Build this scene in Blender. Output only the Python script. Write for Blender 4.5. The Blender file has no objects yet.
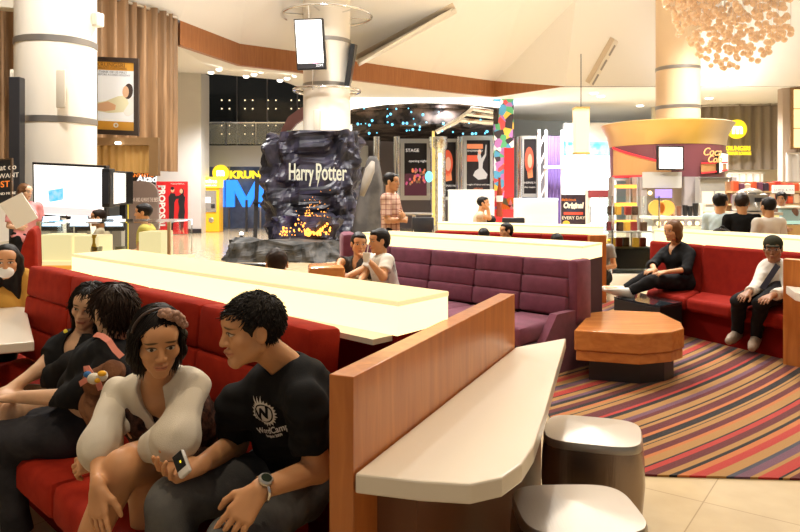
import bpy, bmesh, math, random
import numpy as np
from mathutils import Vector, Matrix
from mathutils.bvhtree import BVHTree
random.seed(7); rng = np.random.default_rng(7)
PI = math.pi
scene = bpy.context.scene
COL = scene.collection
V = Vector
# ---------------------------------------------------------------- camera frame: 800x532, eye 1.5 m above the floor
F, CX, HY, EYE = 700.0, 400.0, 192.0, 1.5
def P(px, py, Y):                      # point of the place seen at a pixel, Y metres into the hall
    return V(((px-CX)/F*Y, Y, EYE-(py-HY)/F*Y))
def H(px, py, z):                      # same, at height z
    Y = (EYE-z)*F/(py-HY)
    return P(px, py, Y)
# ---------------------------------------------------------------- materials
MATS = {}
def nodes(name):
    m = bpy.data.materials.new(name); m.use_nodes = True
    nt = m.node_tree; b = nt.nodes['Principled BSDF']
    return m, nt, b
def nd(nt, t, **kw):
    n = nt.nodes.new(t)
    for k, v in kw.items():
        if k.startswith('i_'):
            key = k[2:]
            key = int(key) if key.isdigit() else key.replace('_', ' ')
            n.inputs[key].default_value = v
        else: setattr(n, k, v)
    return n
def c4(c): return (c[0], c[1], c[2], 1.0)
def mat(name, col, rough=.5, metal=0, es=0, ecol=None, trans=0, var=None, bump=None, alpha=1, coat=0, sheen=0, ior=1.45, stretch=(1,1,1), spec=.5):
    if name in MATS: return MATS[name]
    m, nt, b = nodes(name)
    b.inputs['Base Color'].default_value = c4(col); b.inputs['Roughness'].default_value = rough
    b.inputs['Metallic'].default_value = metal; b.inputs['IOR'].default_value = ior
    b.inputs['Specular IOR Level'].default_value = spec
    if es:
        b.inputs['Emission Color'].default_value = c4(ecol or col); b.inputs['Emission Strength'].default_value = es
    if trans: b.inputs['Transmission Weight'].default_value = trans
    if alpha < 1: b.inputs['Alpha'].default_value = alpha
    if coat: b.inputs['Coat Weight'].default_value = coat; b.inputs['Coat Roughness'].default_value = .12
    if sheen: b.inputs['Sheen Weight'].default_value = sheen; b.inputs['Sheen Roughness'].default_value = .5
    tc = nd(nt, 'ShaderNodeTexCoord'); mp = nd(nt, 'ShaderNodeMapping'); mp.inputs['Scale'].default_value = stretch
    nt.links.new(tc.outputs['Object'], mp.inputs['Vector'])
    if var:
        col2, sc, lo, hi = var
        n = nd(nt, 'ShaderNodeTexNoise'); n.inputs['Scale'].default_value = sc; n.inputs['Detail'].default_value = 5
        nt.links.new(mp.outputs[0], n.inputs['Vector'])
        r = nd(nt, 'ShaderNodeValToRGB'); e = r.color_ramp.elements
        e[0].position = lo; e[0].color = c4(col); e[1].position = hi; e[1].color = c4(col2)
        nt.links.new(n.outputs['Fac'], r.inputs[0]); nt.links.new(r.outputs[0], b.inputs['Base Color'])
    if bump:
        sc, st = bump[:2]
        n = nd(nt, 'ShaderNodeTexNoise'); n.inputs['Scale'].default_value = sc; n.inputs['Detail'].default_value = 3
        nt.links.new(mp.outputs[0], n.inputs['Vector'])
        bp = nd(nt, 'ShaderNodeBump'); bp.inputs['Strength'].default_value = st; bp.inputs['Distance'].default_value = .01
        nt.links.new(n.outputs['Fac'], bp.inputs['Height']); nt.links.new(bp.outputs[0], b.inputs['Normal'])
    MATS[name] = m
    return m
def glow(name, col, s): return mat(name, tuple(c*.35 for c in col), .4, es=s, ecol=col)
def ramp(nt, stops, interp='LINEAR'):
    r = nd(nt, 'ShaderNodeValToRGB'); cr = r.color_ramp; cr.interpolation = interp
    while len(cr.elements) > 1: cr.elements.remove(cr.elements[-1])
    cr.elements[0].position = stops[0][0]; cr.elements[0].color = c4(stops[0][1])
    for p, c in stops[1:]:
        e = cr.elements.new(p); e.color = c4(c)
    return r
def wood(name, c1, c2, rough=.35, rot=0, scale=(1.2,1.2,14), coat=.2):
    if name in MATS: return MATS[name]
    m, nt, b = nodes(name)
    tc = nd(nt, 'ShaderNodeTexCoord'); mp = nd(nt, 'ShaderNodeMapping')
    mp.inputs['Scale'].default_value = scale; mp.inputs['Rotation'].default_value = (0,0,rot)
    n = nd(nt, 'ShaderNodeTexNoise'); n.inputs['Scale'].default_value = 3; n.inputs['Detail'].default_value = 8; n.inputs['Distortion'].default_value = .6
    r = ramp(nt, [(.3,c1),(.5,[(a+b_)/2 for a,b_ in zip(c1,c2)]),(.7,c2)])
    L = nt.links.new
    L(tc.outputs['Object'], mp.inputs[0]); L(mp.outputs[0], n.inputs['Vector']); L(n.outputs['Fac'], r.inputs[0]); L(r.outputs[0], b.inputs['Base Color'])
    b.inputs['Roughness'].default_value = rough; b.inputs['Coat Weight'].default_value = coat; b.inputs['Coat Roughness'].default_value = .15
    MATS[name] = m; return m
# ---------------------------------------------------------------- mesh builder
class MB:
    def __init__(s): s.v = []; s.f = []
    def add(s, v, f):
        o = len(s.v); s.v += [tuple(x) for x in v]; s.f += [tuple(i+o for i in q) for q in f]; return s
    def box(s, c, size, rz=0, R=None):
        x, y, z = [d/2 for d in size]
        pts = [V((a,b,d)) for a in (-x,x) for b in (-y,y) for d in (-z,z)]
        R = R or Matrix.Rotation(rz, 3, 'Z')
        c = V(c)
        return s.add([R@p+c for p in pts], [(0,1,3,2),(4,6,7,5),(0,4,5,1),(2,3,7,6),(0,2,6,4),(1,5,7,3)])
    def prism(s, poly, z0, z1):
        n = len(poly)
        a = sum(poly[i][0]*poly[(i+1)%n][1]-poly[(i+1)%n][0]*poly[i][1] for i in range(n))
        if a < 0: poly = list(poly)[::-1]
        return s.add([(p[0],p[1],z0) for p in poly]+[(p[0],p[1],z1) for p in poly],
              [tuple(range(n))[::-1], tuple(range(n,2*n))]+[(i,(i+1)%n,n+(i+1)%n,n+i) for i in range(n)])
    def hexa(s, pts):  # 8 points: bottom quad then top quad
        return s.add(pts, [(3,2,1,0),(4,5,6,7),(0,1,5,4),(1,2,6,5),(2,3,7,6),(3,0,4,7)])
    def slab(s, quad, n):  # quad extruded along n
        n = V(n); q = [V(p) for p in quad]
        return s.hexa([p for p in q]+[p+n for p in q])
    def tube(s, path, r, n=8, cap=True):
        path = [V(p) for p in path]; m = len(path)
        rs = r if hasattr(r, '__len__') else [r]*m
        up = None; vs = []
        for i, p in enumerate(path):
            t = (path[min(i+1,m-1)]-path[max(i-1,0)]).normalized()
            if up is None: up = t.orthogonal().normalized()
            up = (up-t*up.dot(t)); up = up.normalized() if up.length > 1e-6 else t.orthogonal().normalized()
            w = t.cross(up)
            for k in range(n):
                a = 2*PI*k/n; vs.append(p+(up*math.cos(a)+w*math.sin(a))*rs[i])
        fs = [(i*n+k, i*n+(k+1)%n, (i+1)*n+(k+1)%n, (i+1)*n+k) for i in range(m-1) for k in range(n)]
        if cap: fs += [tuple(range(n))[::-1], tuple((m-1)*n+k for k in range(n))]
        return s.add(vs, fs)
    def lathe(s, c, prof, n=32, a0=0, a1=2*PI):
        full = abs(a1-a0-2*PI) < 1e-6; c = V(c); m = len(prof); k = n if full else n+1
        vs = [c+V((r*math.cos(a0+(a1-a0)*j/n), r*math.sin(a0+(a1-a0)*j/n), z)) for r, z in prof for j in range(k)]
        fs = []
        for i in range(m-1):
            for j in range(n):
                fs.append((i*k+j, i*k+(j+1)%k, (i+1)*k+(j+1)%k, (i+1)*k+j))
        if full:
            if prof[0][0] > 1e-5: fs.append(tuple(range(k))[::-1])
            if prof[-1][0] > 1e-5: fs.append(tuple((m-1)*k+j for j in range(k)))
        return s.add(vs, fs)
    def ball(s, c, r, n=10, m=6, R=None):
        rr = r if hasattr(r, '__len__') else (r,r,r); c = V(c); vs = []
        for i in range(m+1):
            t = PI*i/m
            for j in range(n):
                a = 2*PI*j/n
                q = V((rr[0]*math.sin(t)*math.cos(a), rr[1]*math.sin(t)*math.sin(a), rr[2]*math.cos(t)))
                vs.append(c+(R@q if R else q))
        return s.add(vs, [(i*n+j, (i+1)*n+j, (i+1)*n+(j+1)%n, i*n+(j+1)%n) for i in range(m) for j in range(n)])
    def rbox(s, c, size, r=.03, rz=0, R=None, seg=2, puff=0, sub=3):
        """soft cushion: box with rounded edges and slightly domed faces"""
        bm = bmesh.new(); bmesh.ops.create_cube(bm, size=1)
        for v in bm.verts: v.co = V((v.co.x*size[0], v.co.y*size[1], v.co.z*size[2]))
        bmesh.ops.bevel(bm, geom=bm.edges[:], offset=min(r, min(size)*.49), segments=seg, affect='EDGES', profile=.5)
        if puff:
            bmesh.ops.subdivide_edges(bm, edges=[e for e in bm.edges if e.calc_length() > max(size)*.25], cuts=sub, use_grid_fill=True)
            hx, hy, hz = [d/2 for d in size]
            for v in bm.verts:
                x, y, z = v.co.x/hx, v.co.y/hy, v.co.z/hz
                v.co.y += math.copysign(puff, v.co.y)*(1-x*x)*(1-z*z) if abs(y) > .9 else 0
                v.co.z += math.copysign(puff, v.co.z)*(1-x*x)*(1-y*y) if abs(z) > .9 else 0
        R = R or Matrix.Rotation(rz, 3, 'Z'); c = V(c)
        vs = [R@v.co+c for v in bm.verts]; bm.verts.index_update()
        fs = [tuple(v.index for v in f.verts) for f in bm.faces]; bm.free()
        return s.add(vs, fs)
def tag(o, label=None, cat=None, group=None, kind=None):
    for k, v in (('label',label),('category',cat),('group',group),('kind',kind)):
        if v: o[k] = v
    return o
def link(name, mb, m, parent=None, smooth=None, bevel=0, seg=2):
    me = bpy.data.meshes.new(name)
    vs = mb.v
    off = V((0,0,0))
    if parent is None:
        a = np.array(vs); lo = a.min(0); hi = a.max(0)
        off = V(((lo[0]+hi[0])/2, (lo[1]+hi[1])/2, lo[2]))
        vs = [(x-off.x, y-off.y, z-off.z) for x, y, z in vs]
    me.from_pydata(vs, [], mb.f); me.validate()
    if name_fix.get(id(mb)): pass
    for mm in (m if isinstance(m, (list,tuple)) else [m]): me.materials.append(mm)
    if hasattr(mb, 'mi'): me.polygons.foreach_set('material_index', mb.mi)
    if smooth:
        me.polygons.foreach_set('use_smooth', [True]*len(me.polygons))
        if smooth != True: me.set_sharp_from_angle(angle=smooth)
    o = bpy.data.objects.new(name, me); COL.objects.link(o)
    o.location = off
    if parent:
        o.parent = parent; o.matrix_parent_inverse = Matrix.Translation(-wloc(parent))
    if bevel:
        b = o.modifiers.new('soft_edge', 'BEVEL'); b.width = bevel; b.segments = seg; b.limit_method = 'ANGLE'; b.angle_limit = .6
    return o
name_fix = {}
def wloc(o):
    l = V(o.location)
    p = o
    if o.parent: return wloc0.get(o.name, V((0,0,0)))
    return l
wloc0 = {}
def thing(name, label, cat, loc, group=None):
    o = bpy.data.objects.new(name, None); COL.objects.link(o); o.location = V(loc); o.empty_display_size = .1
    return tag(o, label, cat, group)
def sub(name, mb, m, part, **k):       # sub-part of a part (the part sits at the world origin of its thing)
    o = link(name, mb, m, parent=part, **k)
    o.matrix_parent_inverse = Matrix.Identity(4)
    return o
def struct(name, mb, m, label=None, **k):
    o = link(name, mb, m, **k); o['kind'] = 'structure'
    if label: o['label'] = label
    return o
def one(name, mb, m, label, cat, group=None, **k):
    return tag(link(name, mb, m, **k), label, cat, group)
def dup(root, loc, label=None, rz=0, group=None, scale=None):
    r = root.copy(); COL.objects.link(r); r.location = V(loc); r.rotation_euler = (0,0,rz)
    if scale: r.scale = (scale,)*3
    if label: r['label'] = label
    if group: r['group'] = group
    for ch in list(root.children):
        c = ch.copy(); COL.objects.link(c); c.parent = r
        for g in list(ch.children):
            d = g.copy(); COL.objects.link(d); d.parent = c
    return r
def text(body, size, origin, right, up, depth=.004, align='CENTER', shear=0, bold=0, sx=1.0):
    cu = bpy.data.curves.new('lettering', 'FONT'); cu.body = body; cu.size = size; cu.extrude = depth/2
    cu.align_x = align; cu.align_y = 'CENTER'; cu.shear = shear; cu.offset = bold; cu.resolution_u = 3
    o = bpy.data.objects.new('lettering', cu); COL.objects.link(o)
    dg = bpy.context.evaluated_depsgraph_get(); me = bpy.data.meshes.new_from_object(o.evaluated_get(dg))
    r = V(right).normalized(); u = V(up).normalized(); n = r.cross(u); og = V(origin)
    mb = MB().add([og+r*v.co.x*sx+u*v.co.y+n*v.co.z for v in me.vertices], [tuple(p.vertices) for p in me.polygons])
    bpy.data.objects.remove(o); bpy.data.curves.remove(cu); bpy.data.meshes.remove(me)
    return mb
X1, Z1 = V((1,0,0)), V((0,0,1))
# ---------------------------------------------------------------- signed-distance sculpting for people, hair and cloth
class Fd:
    def __init__(s): s.p = []
    def cap(s, a, b, ra, rb=None, k=.02, op='add', flat=None, cut=False):
        s.p.append(('c', np.array(a,float), np.array(b,float), ra, ra if rb is None else rb, k, op, flat, cut)); return s
    def ell(s, c, R, r, k=.02, op='add'):   # R rows = local axes
        s.p.append(('e', np.array(c,float), np.array(R,float), np.array(r,float), None, k, op, None, False)); return s
    def cutp(s, p, n):                      # removes everything on the n side of p
        s.p.append(('x', np.array(p,float), np.array(n,float), 0, 0, 0, 'cut', None, False)); return s
    def copy(s, off=0, idx=None):
        f = Fd(); f.p = list(s.p); return f
def sdf_mesh(fd, vox, wr=None):
    lo = np.full(3, 1e9); hi = -lo
    boxes = []
    for q in fd.p:
        if q[0] == 'c':
            a, b, ra, rb = q[1:5]; r = max(ra, rb)
            l = np.minimum(a,b)-r; h = np.maximum(a,b)+r
        elif q[0] == 'e':
            ext = np.sqrt(((q[2]*q[3][:,None])**2).sum(0)); l = q[1]-ext; h = q[1]+ext
        else: l = h = None
        boxes.append((l,h))
        if q[6] == 'add': lo = np.minimum(lo,l); hi = np.maximum(hi,h)
    pad = 4*vox+.012
    lo = lo-pad; hi = hi+pad
    n = np.ceil((hi-lo)/vox).astype(int)+1
    ax = [(lo[i]+vox*np.arange(n[i])).astype(np.float32) for i in range(3)]
    D = np.full(n, 2., np.float32)
    for q, (l,h) in zip(fd.p, boxes):
        k = q[5]
        if q[0] == 'x': i0 = np.zeros(3,int); i1 = n
        else:
            e = k+3*vox
            i0 = np.clip(np.floor((l-e-lo)/vox).astype(int), 0, n); i1 = np.clip(np.ceil((h+e-lo)/vox).astype(int)+1, 0, n)
            if (i1 <= i0).any(): continue
        sl = tuple(slice(i0[i], i1[i]) for i in range(3))
        x = ax[0][sl[0]][:,None,None]; y = ax[1][sl[1]][None,:,None]; z = ax[2][sl[2]][None,None,:]
        if q[0] == 'c':
            a, b, ra, rb = q[1:5]; ba = b-a; L2 = max(float(ba@ba), 1e-12)
            px, py, pz = x-a[0], y-a[1], z-a[2]
            t = (px*ba[0]+py*ba[1]+pz*ba[2])/L2
            h_ = np.clip(t,0,1)
            vx, vy, vz = px-ba[0]*h_, py-ba[1]*h_, pz-ba[2]*h_
            d2 = vx*vx+vy*vy+vz*vz
            if q[7] is not None:
                nn, f = q[7]; vn = vx*nn[0]+vy*nn[1]+vz*nn[2]; d2 = d2+vn*vn*(1/(f*f)-1)
            d = np.sqrt(d2)-(ra+(rb-ra)*h_)
            if q[8]: d = np.maximum(d, (t-1)*math.sqrt(L2))
        elif q[0] == 'e':
            R, r = q[2], q[3]
            px, py, pz = x-q[1][0], y-q[1][1], z-q[1][2]
            s0 = s1 = 0
            for i in range(3):
                u = (px*R[i,0]+py*R[i,1]+pz*R[i,2]); s0 = s0+(u/r[i])**2; s1 = s1+(u/r[i]**2)**2
            k0 = np.sqrt(s0); d = k0*(k0-1)/np.maximum(np.sqrt(s1),1e-6)
        else:
            d = (x-q[1][0])*q[2][0]+(y-q[1][1])*q[2][1]+(z-q[1][2])*q[2][2]
            D[sl] = np.maximum(D[sl], d); continue
        B = D[sl]
        if q[6] == 'add':
            hh = np.maximum(k-np.abs(B-d),0)/max(k,1e-6)
            D[sl] = np.minimum(B,d)-hh*hh*k*.25
        else:
            d = -d
            hh = np.maximum(k-np.abs(B-d),0)/max(k,1e-6)
            D[sl] = np.maximum(B,d)+hh*hh*k*.25
    if wr:
        amp, fr, seed = wr
        r2 = np.random.default_rng(seed)
        x = ax[0][:,None,None]; y = ax[1][None,:,None]; z = ax[2][None,None,:]
        N = np.zeros(n, np.float32)
        for j in range(4):
            w = r2.normal(size=3)*fr*(.6+.5*j); ph = r2.uniform(0,6,4)
            N += np.sin(w[0]*x+w[1]*y+w[2]*z+ph[0]+1.3*np.sin(fr*.6*x+ph[1])+1.3*np.sin(fr*.5*z+ph[2])+1.1*np.sin(fr*.6*y+ph[3])).astype(np.float32)/(1+.5*j)
        D += np.where(np.abs(D) < .06, N*amp*.5, 0)
    return surfnets(D, lo, vox)
def surfnets(D, lo, vox):
    ins = D < 0
    c = ins[:-1,:-1,:-1].astype(np.int8)
    S = np.zeros(tuple(np.array(D.shape)-1), np.int8)
    offs = [(i,j,k) for i in (0,1) for j in (0,1) for k in (0,1)]
    n0,n1,n2 = S.shape
    for (i,j,k) in offs: S += ins[i:i+n0, j:j+n1, k:k+n2]
    act = (S > 0) & (S < 8)
    ci = np.argwhere(act)
    idx = np.full(S.shape, -1, np.int32); idx[act] = np.arange(len(ci))
    val = np.stack([D[ci[:,0]+i, ci[:,1]+j, ci[:,2]+k] for (i,j,k) in offs], 1)
    pos = np.zeros((len(ci),3)); cnt = np.zeros(len(ci))
    of = np.array(offs, float)
    for a in range(8):
        for b in range(a+1,8):
            if np.abs(of[a]-of[b]).sum() == 1:
                va, vb = val[:,a], val[:,b]; m = (va < 0) != (vb < 0)
                t = np.where(m, va/np.where(m, va-vb, 1), 0)
                pos += np.where(m[:,None], of[a]+(of[b]-of[a])*t[:,None], 0); cnt += m
    verts = lo+(ci+pos/cnt[:,None])*vox
    faces = []
    for axis in range(3):
        A = np.moveaxis(ins, axis, 0); e = A[:-1] != A[1:]
        e = np.moveaxis(e, 0, axis)
        u, w = [(1,2),(2,0),(0,1)][axis]
        g = np.argwhere(e)
        sel = (g[:,u] > 0) & (g[:,w] > 0) & (g[:,u] < D.shape[u]-1) & (g[:,w] < D.shape[w]-1)
        g = g[sel]
        def at(du, dw):
            q = g.copy(); q[:,u] += du; q[:,w] += dw
            return idx[q[:,0],q[:,1],q[:,2]]
        quad = np.stack([at(-1,-1), at(0,-1), at(0,0), at(-1,0)], 1)
        fl = ins[g[:,0],g[:,1],g[:,2]]
        quad = np.where(fl[:,None], quad, quad[:,::-1])
        faces.append(quad)
    return verts, np.concatenate(faces)
def sdf_obj(name, fd, vox, m, parent=None, wr=None, attr=None):
    v, f = sdf_mesh(fd, vox, wr)
    off = V((0,0,0))
    if parent is None:
        lo = v.min(0); hi = v.max(0); off = V(((lo[0]+hi[0])/2, (lo[1]+hi[1])/2, lo[2]))
    me = bpy.data.meshes.new(name)
    vv = v-np.array(off)
    me.vertices.add(len(vv)); me.vertices.foreach_set('co', vv.astype(np.float32).ravel())
    me.loops.add(f.size); me.loops.foreach_set('vertex_index', f.astype(np.int32).ravel())
    me.polygons.add(len(f)); me.polygons.foreach_set('loop_start', np.arange(0, f.size, 4, dtype=np.int32))
    me.update(calc_edges=True); me.validate()
    me.polygons.foreach_set('use_smooth', np.ones(len(me.polygons), bool))
    if attr is not None:
        a = me.attributes.new('hp', 'FLOAT_VECTOR', 'POINT'); a.data.foreach_set('vector', attr(v).astype(np.float32).ravel())
    me.materials.append(m)
    o = bpy.data.objects.new(name, me); COL.objects.link(o); o.location = off
    if parent: o.parent = parent; o.matrix_parent_inverse = Matrix.Translation(-V(parent.location))
    return o
# ---------------------------------------------------------------- skin with eyes, brows and lips placed in head coordinates
def skin(name, col, lip, makeup=0):
    if name in MATS: return MATS[name]
    m, nt, b = nodes(name); L = nt.links.new
    at = nd(nt, 'ShaderNodeAttribute', attribute_name='hp'); sp = nd(nt, 'ShaderNodeSeparateXYZ'); L(at.outputs['Vector'], sp.inputs[0])
    def M(op, a, b_=None, c=None):
        n = nd(nt, 'ShaderNodeMath', operation=op)
        for i, q in enumerate((a,b_,c)):
            if q is None: continue
            if isinstance(q, (int,float)): n.inputs[i].default_value = q
            else: L(q, n.inputs[i])
        return n.outputs[0]
    x, y, z = sp.outputs; axx = M('ABSOLUTE', x)
    front = M('GREATER_THAN', y, .045)
    def ell(cx, cz, rx, rz, soft=.25, tilt=0):
        u = M('SUBTRACT', axx, cx); w = M('SUBTRACT', M('SUBTRACT', z, cz), M('MULTIPLY', u, tilt))
        d = M('ADD', M('POWER', M('ABSOLUTE', M('DIVIDE', u, rx)), 2), M('POWER', M('ABSOLUTE', M('DIVIDE', w, rz)), 2))
        mr = nd(nt, 'ShaderNodeMapRange'); mr.inputs[1].default_value = 1+soft; mr.inputs[2].default_value = 1-soft; L(d, mr.inputs[0])
        return M('MULTIPLY', mr.outputs[0], front)
    n = nd(nt, 'ShaderNodeTexNoise'); n.inputs['Scale'].default_value = 9; n.inputs['Detail'].default_value = 4
    tc = nd(nt, 'ShaderNodeTexCoord'); L(tc.outputs['Object'], n.inputs['Vector'])
    r = ramp(nt, [(.3,[c*.86 for c in col]),(.7,[min(1,c*1.08) for c in col])]); L(n.outputs['Fac'], r.inputs[0])
    cur = r.outputs[0]
    def over(mask, c):
        nonlocal cur
        mx = nd(nt, 'ShaderNodeMix', data_type='RGBA'); mx.inputs[7].default_value = c4(c); L(cur, mx.inputs[6]); L(mask, mx.inputs[0]); cur = mx.outputs[2]
    over(M('MULTIPLY', ell(.0,-.0615,.025,.0085,.3), .75), lip)
    over(M('MULTIPLY', ell(.0,-.0605,.022,.0014,.5), .85), (.08,.02,.015))
    over(M('MULTIPLY', ell(.033,.0285,.021,.0042,.5,-.12), .85), (.015,.01,.008))
    over(ell(.031,.0075,.0175,.0085,.3), (.05,.025,.018))
    over(ell(.031,.0050,.0150,.0058,.2), (.62,.55,.48))
    over(ell(.031,.0055,.0062,.0062,.2), (.012,.008,.006))
    L(cur, b.inputs['Base Color'])
    b.inputs['Roughness'].default_value = .5; b.inputs['Subsurface Weight'].default_value = .08; b.inputs['Subsurface Radius'].default_value = (.02,.008,.004); b.inputs['Subsurface Scale'].default_value = .5
    MATS[name] = m; return m
def unit(a): a = np.array(a,float); return a/np.linalg.norm(a)
class Head:
    def __init__(s, c, face, up=(0,0,1), g=1.0):
        s.c = np.array(c,float); s.g = g
        y = unit(face); u = np.array(up,float); z = unit(u-y*(u@y)); x = np.cross(y,z)
        s.R = np.stack([x,y,z])          # rows
    def w(s, x, y, z): return s.c+(s.R.T@np.array([x,y,z]))*s.g
    def loc(s, v): return ((v-s.c)@s.R.T)/s.g
    def e(s, fd, c, r, k=.01, op='add'): fd.ell(s.w(*c), s.R, np.array(r)*s.g, k, op)
    def cp(s, fd, a, b, ra, rb, k=.008, op='add'): fd.cap(s.w(*a), s.w(*b), ra*s.g, rb*s.g, k, op)
def head_sdf(fd, h, neck, fem=0, ears=True):
    fd.cap(h.w(0,-.022,-.05), neck, (.050-.006*fem)*h.g, (.056-.008*fem)*h.g, .02)
    h.e(fd, (0,-.012,.028), (.073,.092,.082), .01)
    h.e(fd, (0,.022,-.03), (.058-.003*fem,.062,.078), .02)
    for s in (-1,1):
        h.cp(fd, (s*(.050-.005*fem),.0,-.05+.006*fem), (s*.012,.062-.002*fem,-.092+.005*fem), .019-.004*fem, .017-.004*fem, .02)
        h.e(fd, (s*.040,.050,-.02), (.024,.024,.022), .02)
    h.cp(fd, (-.010+.003*fem,.066,-.098+.006*fem), (.010-.003*fem,.066,-.098+.006*fem), .016-.002*fem, .016-.002*fem, .015)
    h.cp(fd, (-.034,.073-.003*fem,.027), (.034,.073-.003*fem,.027), .013-.001*fem, .013-.001*fem, .02)
    h.e(fd, (0,.05,.05), (.055,.036,.035), .03)
    for s in (-1,1):
        h.e(fd, (s*.031,.096,.004), (.017,.016,.0115), .012, 'sub')
        h.e(fd, (s*.031,.0735,.0045), (.0145,.0125,.0125), .003)
        h.cp(fd, (s*.019,.085,.0125), (s*.044,.078,.0125), .0042, .004, .004)
    h.cp(fd, (0,.084,.012), (0,.100-.002*fem,-.027), .0085-.001*fem, .0115-.0015*fem, .012)
    for s in (-1,1): h.e(fd, (s*.0115,.089,-.030), (.0085,.010,.0075), .006)
    h.cp(fd, (-.017,.082,-.0555), (0,.0915,-.0545), .006, .0065, .006); h.cp(fd, (.017,.082,-.0555), (0,.0915,-.0545), .006, .0065, .006)
    h.cp(fd, (-.013,.083,-.0675), (.013,.083,-.0675), .0075, .0075, .006)
    if ears:
        for s in (-1,1):
            h.e(fd, (s*.077,-.010,-.004), (.0095,.020,.032), .008); h.e(fd, (s*.087,-.003,-.002), (.006,.010,.018), .006, 'sub')
def hand_sdf(fd, w, d, n, side, g=1.0, curl=.3, spread=1.0, fr=1.0, ind=None):
    w = np.array(w,float); d = unit(d); n = np.array(n,float); n = unit(n-d*(n@d)); s = np.cross(d,n)*(1 if side == 'R' else -1)
    cl = [curl]*4 if not hasattr(curl,'__len__') else curl
    fd.cap(w-d*.01*g, w+d*.03*g, .026*g, .026*g, .012, flat=(n,.62))
    for i, (o, ln) in enumerate(((.031,.070),(.0105,.079),(-.0105,.073),(-.030,.057))):
        kn = w+(d*(.088-.006*abs(i-1))+s*o)*g
        fd.cap(w+(d*.02+s*o*.55)*g, kn, .0165*g, .0125*g, .012)
        p = kn; fan = s*(o*1.6*spread)
        for j, (fl, am) in enumerate(((.45,.8),(.31,1.7),(.24,2.3))):
            a = cl[i]*am*.95
            dd = unit(d*math.cos(a)+n*math.sin(a)+fan*math.cos(a)*2.0)
            q = p+dd*ln*fl*g; fd.cap(p, q, max(.0092-.0008*j,0)*fr*g, (.0086-.0009*j)*fr*g, .003); p = q
    t0 = w+(d*.022+s*.020+n*.004)*g; t1 = t0+unit(d*.62+s*.72+n*.25)*.042*g; t2 = t1+unit(d*.85+s*.35+n*.35)*.032*g; t3 = t2+unit(d*.9+s*.05+n*.45)*.026*g
    fd.cap(t0,t1,.0165*g,.0125*g,.012); fd.cap(t1,t2,.0110*g,.0105*g,.004); fd.cap(t2,t3,.0105*g,.0082*g,.003)
# ---------------------------------------------------------------- pose templates (world joints)
def frame2(f):
    f = unit([f[0],f[1],0]); return f, np.array([-f[1],f[0],0]), np.array([0,0,1.])
def stand(pos, face, h=1.68, arms='down', lean=0):
    f, l, u = frame2(face); b = np.array([pos[0],pos[1],pos[2] if len(pos) > 2 else 0.])
    q = lambda a, c, d: b+f*a*h+l*c*h+u*d*h
    J = dict(pel=q(0,0,.53), nek=q(lean,0,.83), hed=q(lean*1.3+.012,0,.927), fac=f.copy(), g=h/1.7)
    for S, s in (('L',1),('R',-1)):
        J['s'+S] = q(lean,s*.108,.805); J['h'+S] = q(0,s*.052,.51); J['k'+S] = q(.01,s*.06,.28); J['a'+S] = q(-.01,s*.062,.045); J['t'+S] = q(.10,s*.075,.018)
        if arms == 'down': J['e'+S] = q(lean*.8-.02,s*.135,.63); J['w'+S] = q(lean*.6+.03,s*.14,.49); J['d'+S] = (f*.2-u); J['n'+S] = -l*s
        elif arms == 'fwd': J['e'+S] = q(lean+.02,s*.135,.64); J['w'+S] = q(lean+.15,s*.09,.62); J['d'+S] = f+u*.1; J['n'+S] = -l*s-u*.3
        elif arms == 'cross': J['e'+S] = q(lean+.03,s*.15,.645); J['w'+S] = q(lean+.11,-s*.01,.66+.02*s); J['d'+S] = -l*s+f*.1; J['n'+S] = -f
    return J
def sit(pos, face, seat=.42, h=1.66, lean=0., arms='lap', head_face=None, knee=.0):
    f, l, u = frame2(face); g = h/1.7; b = np.array([pos[0],pos[1],0.])
    q = lambda a, c, d: b+(f*a+l*c)*g+u*d
    pz = seat+.09*g; sx, cz = math.sin(lean), math.cos(lean)
    tq = lambda r, a, c: b+u*pz+(f*(sx*r+cz*a)+u*(cz*r-sx*a)+l*c)*g
    J = dict(pel=q(0,0,pz), nek=tq(.51,0,0), hed=tq(.675,.02,0), fac=f.copy() if head_face is None else unit(head_face), g=g)
    for S, s in (('L',1),('R',-1)):
        J['s'+S] = tq(.465,0,s*.18); J['h'+S] = q(.02,s*.085,pz-.01); J['k'+S] = q(.44,s*.11,max(seat+.07*g,.46*g)+knee); J['a'+S] = q(.46,s*.11,.08); J['t'+S] = q(.63,s*.13,.035)
        J['e'+S] = tq(.20,.06,s*.24); J['w'+S] = q(.27,s*.12,pz+.16*g); J['d'+S] = f*.9-u*.35-l*s*.5; J['n'+S] = -u
    return J
def torso_parts(J):
    L = unit(J['sL']-J['sR']); S = unit(J['nek']-J['pel']); Fw = unit(np.cross(L,S)); Fw = Fw*(1 if True else -1)
    S = np.cross(Fw, L); S = unit(S)
    return L, Fw, S
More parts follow.
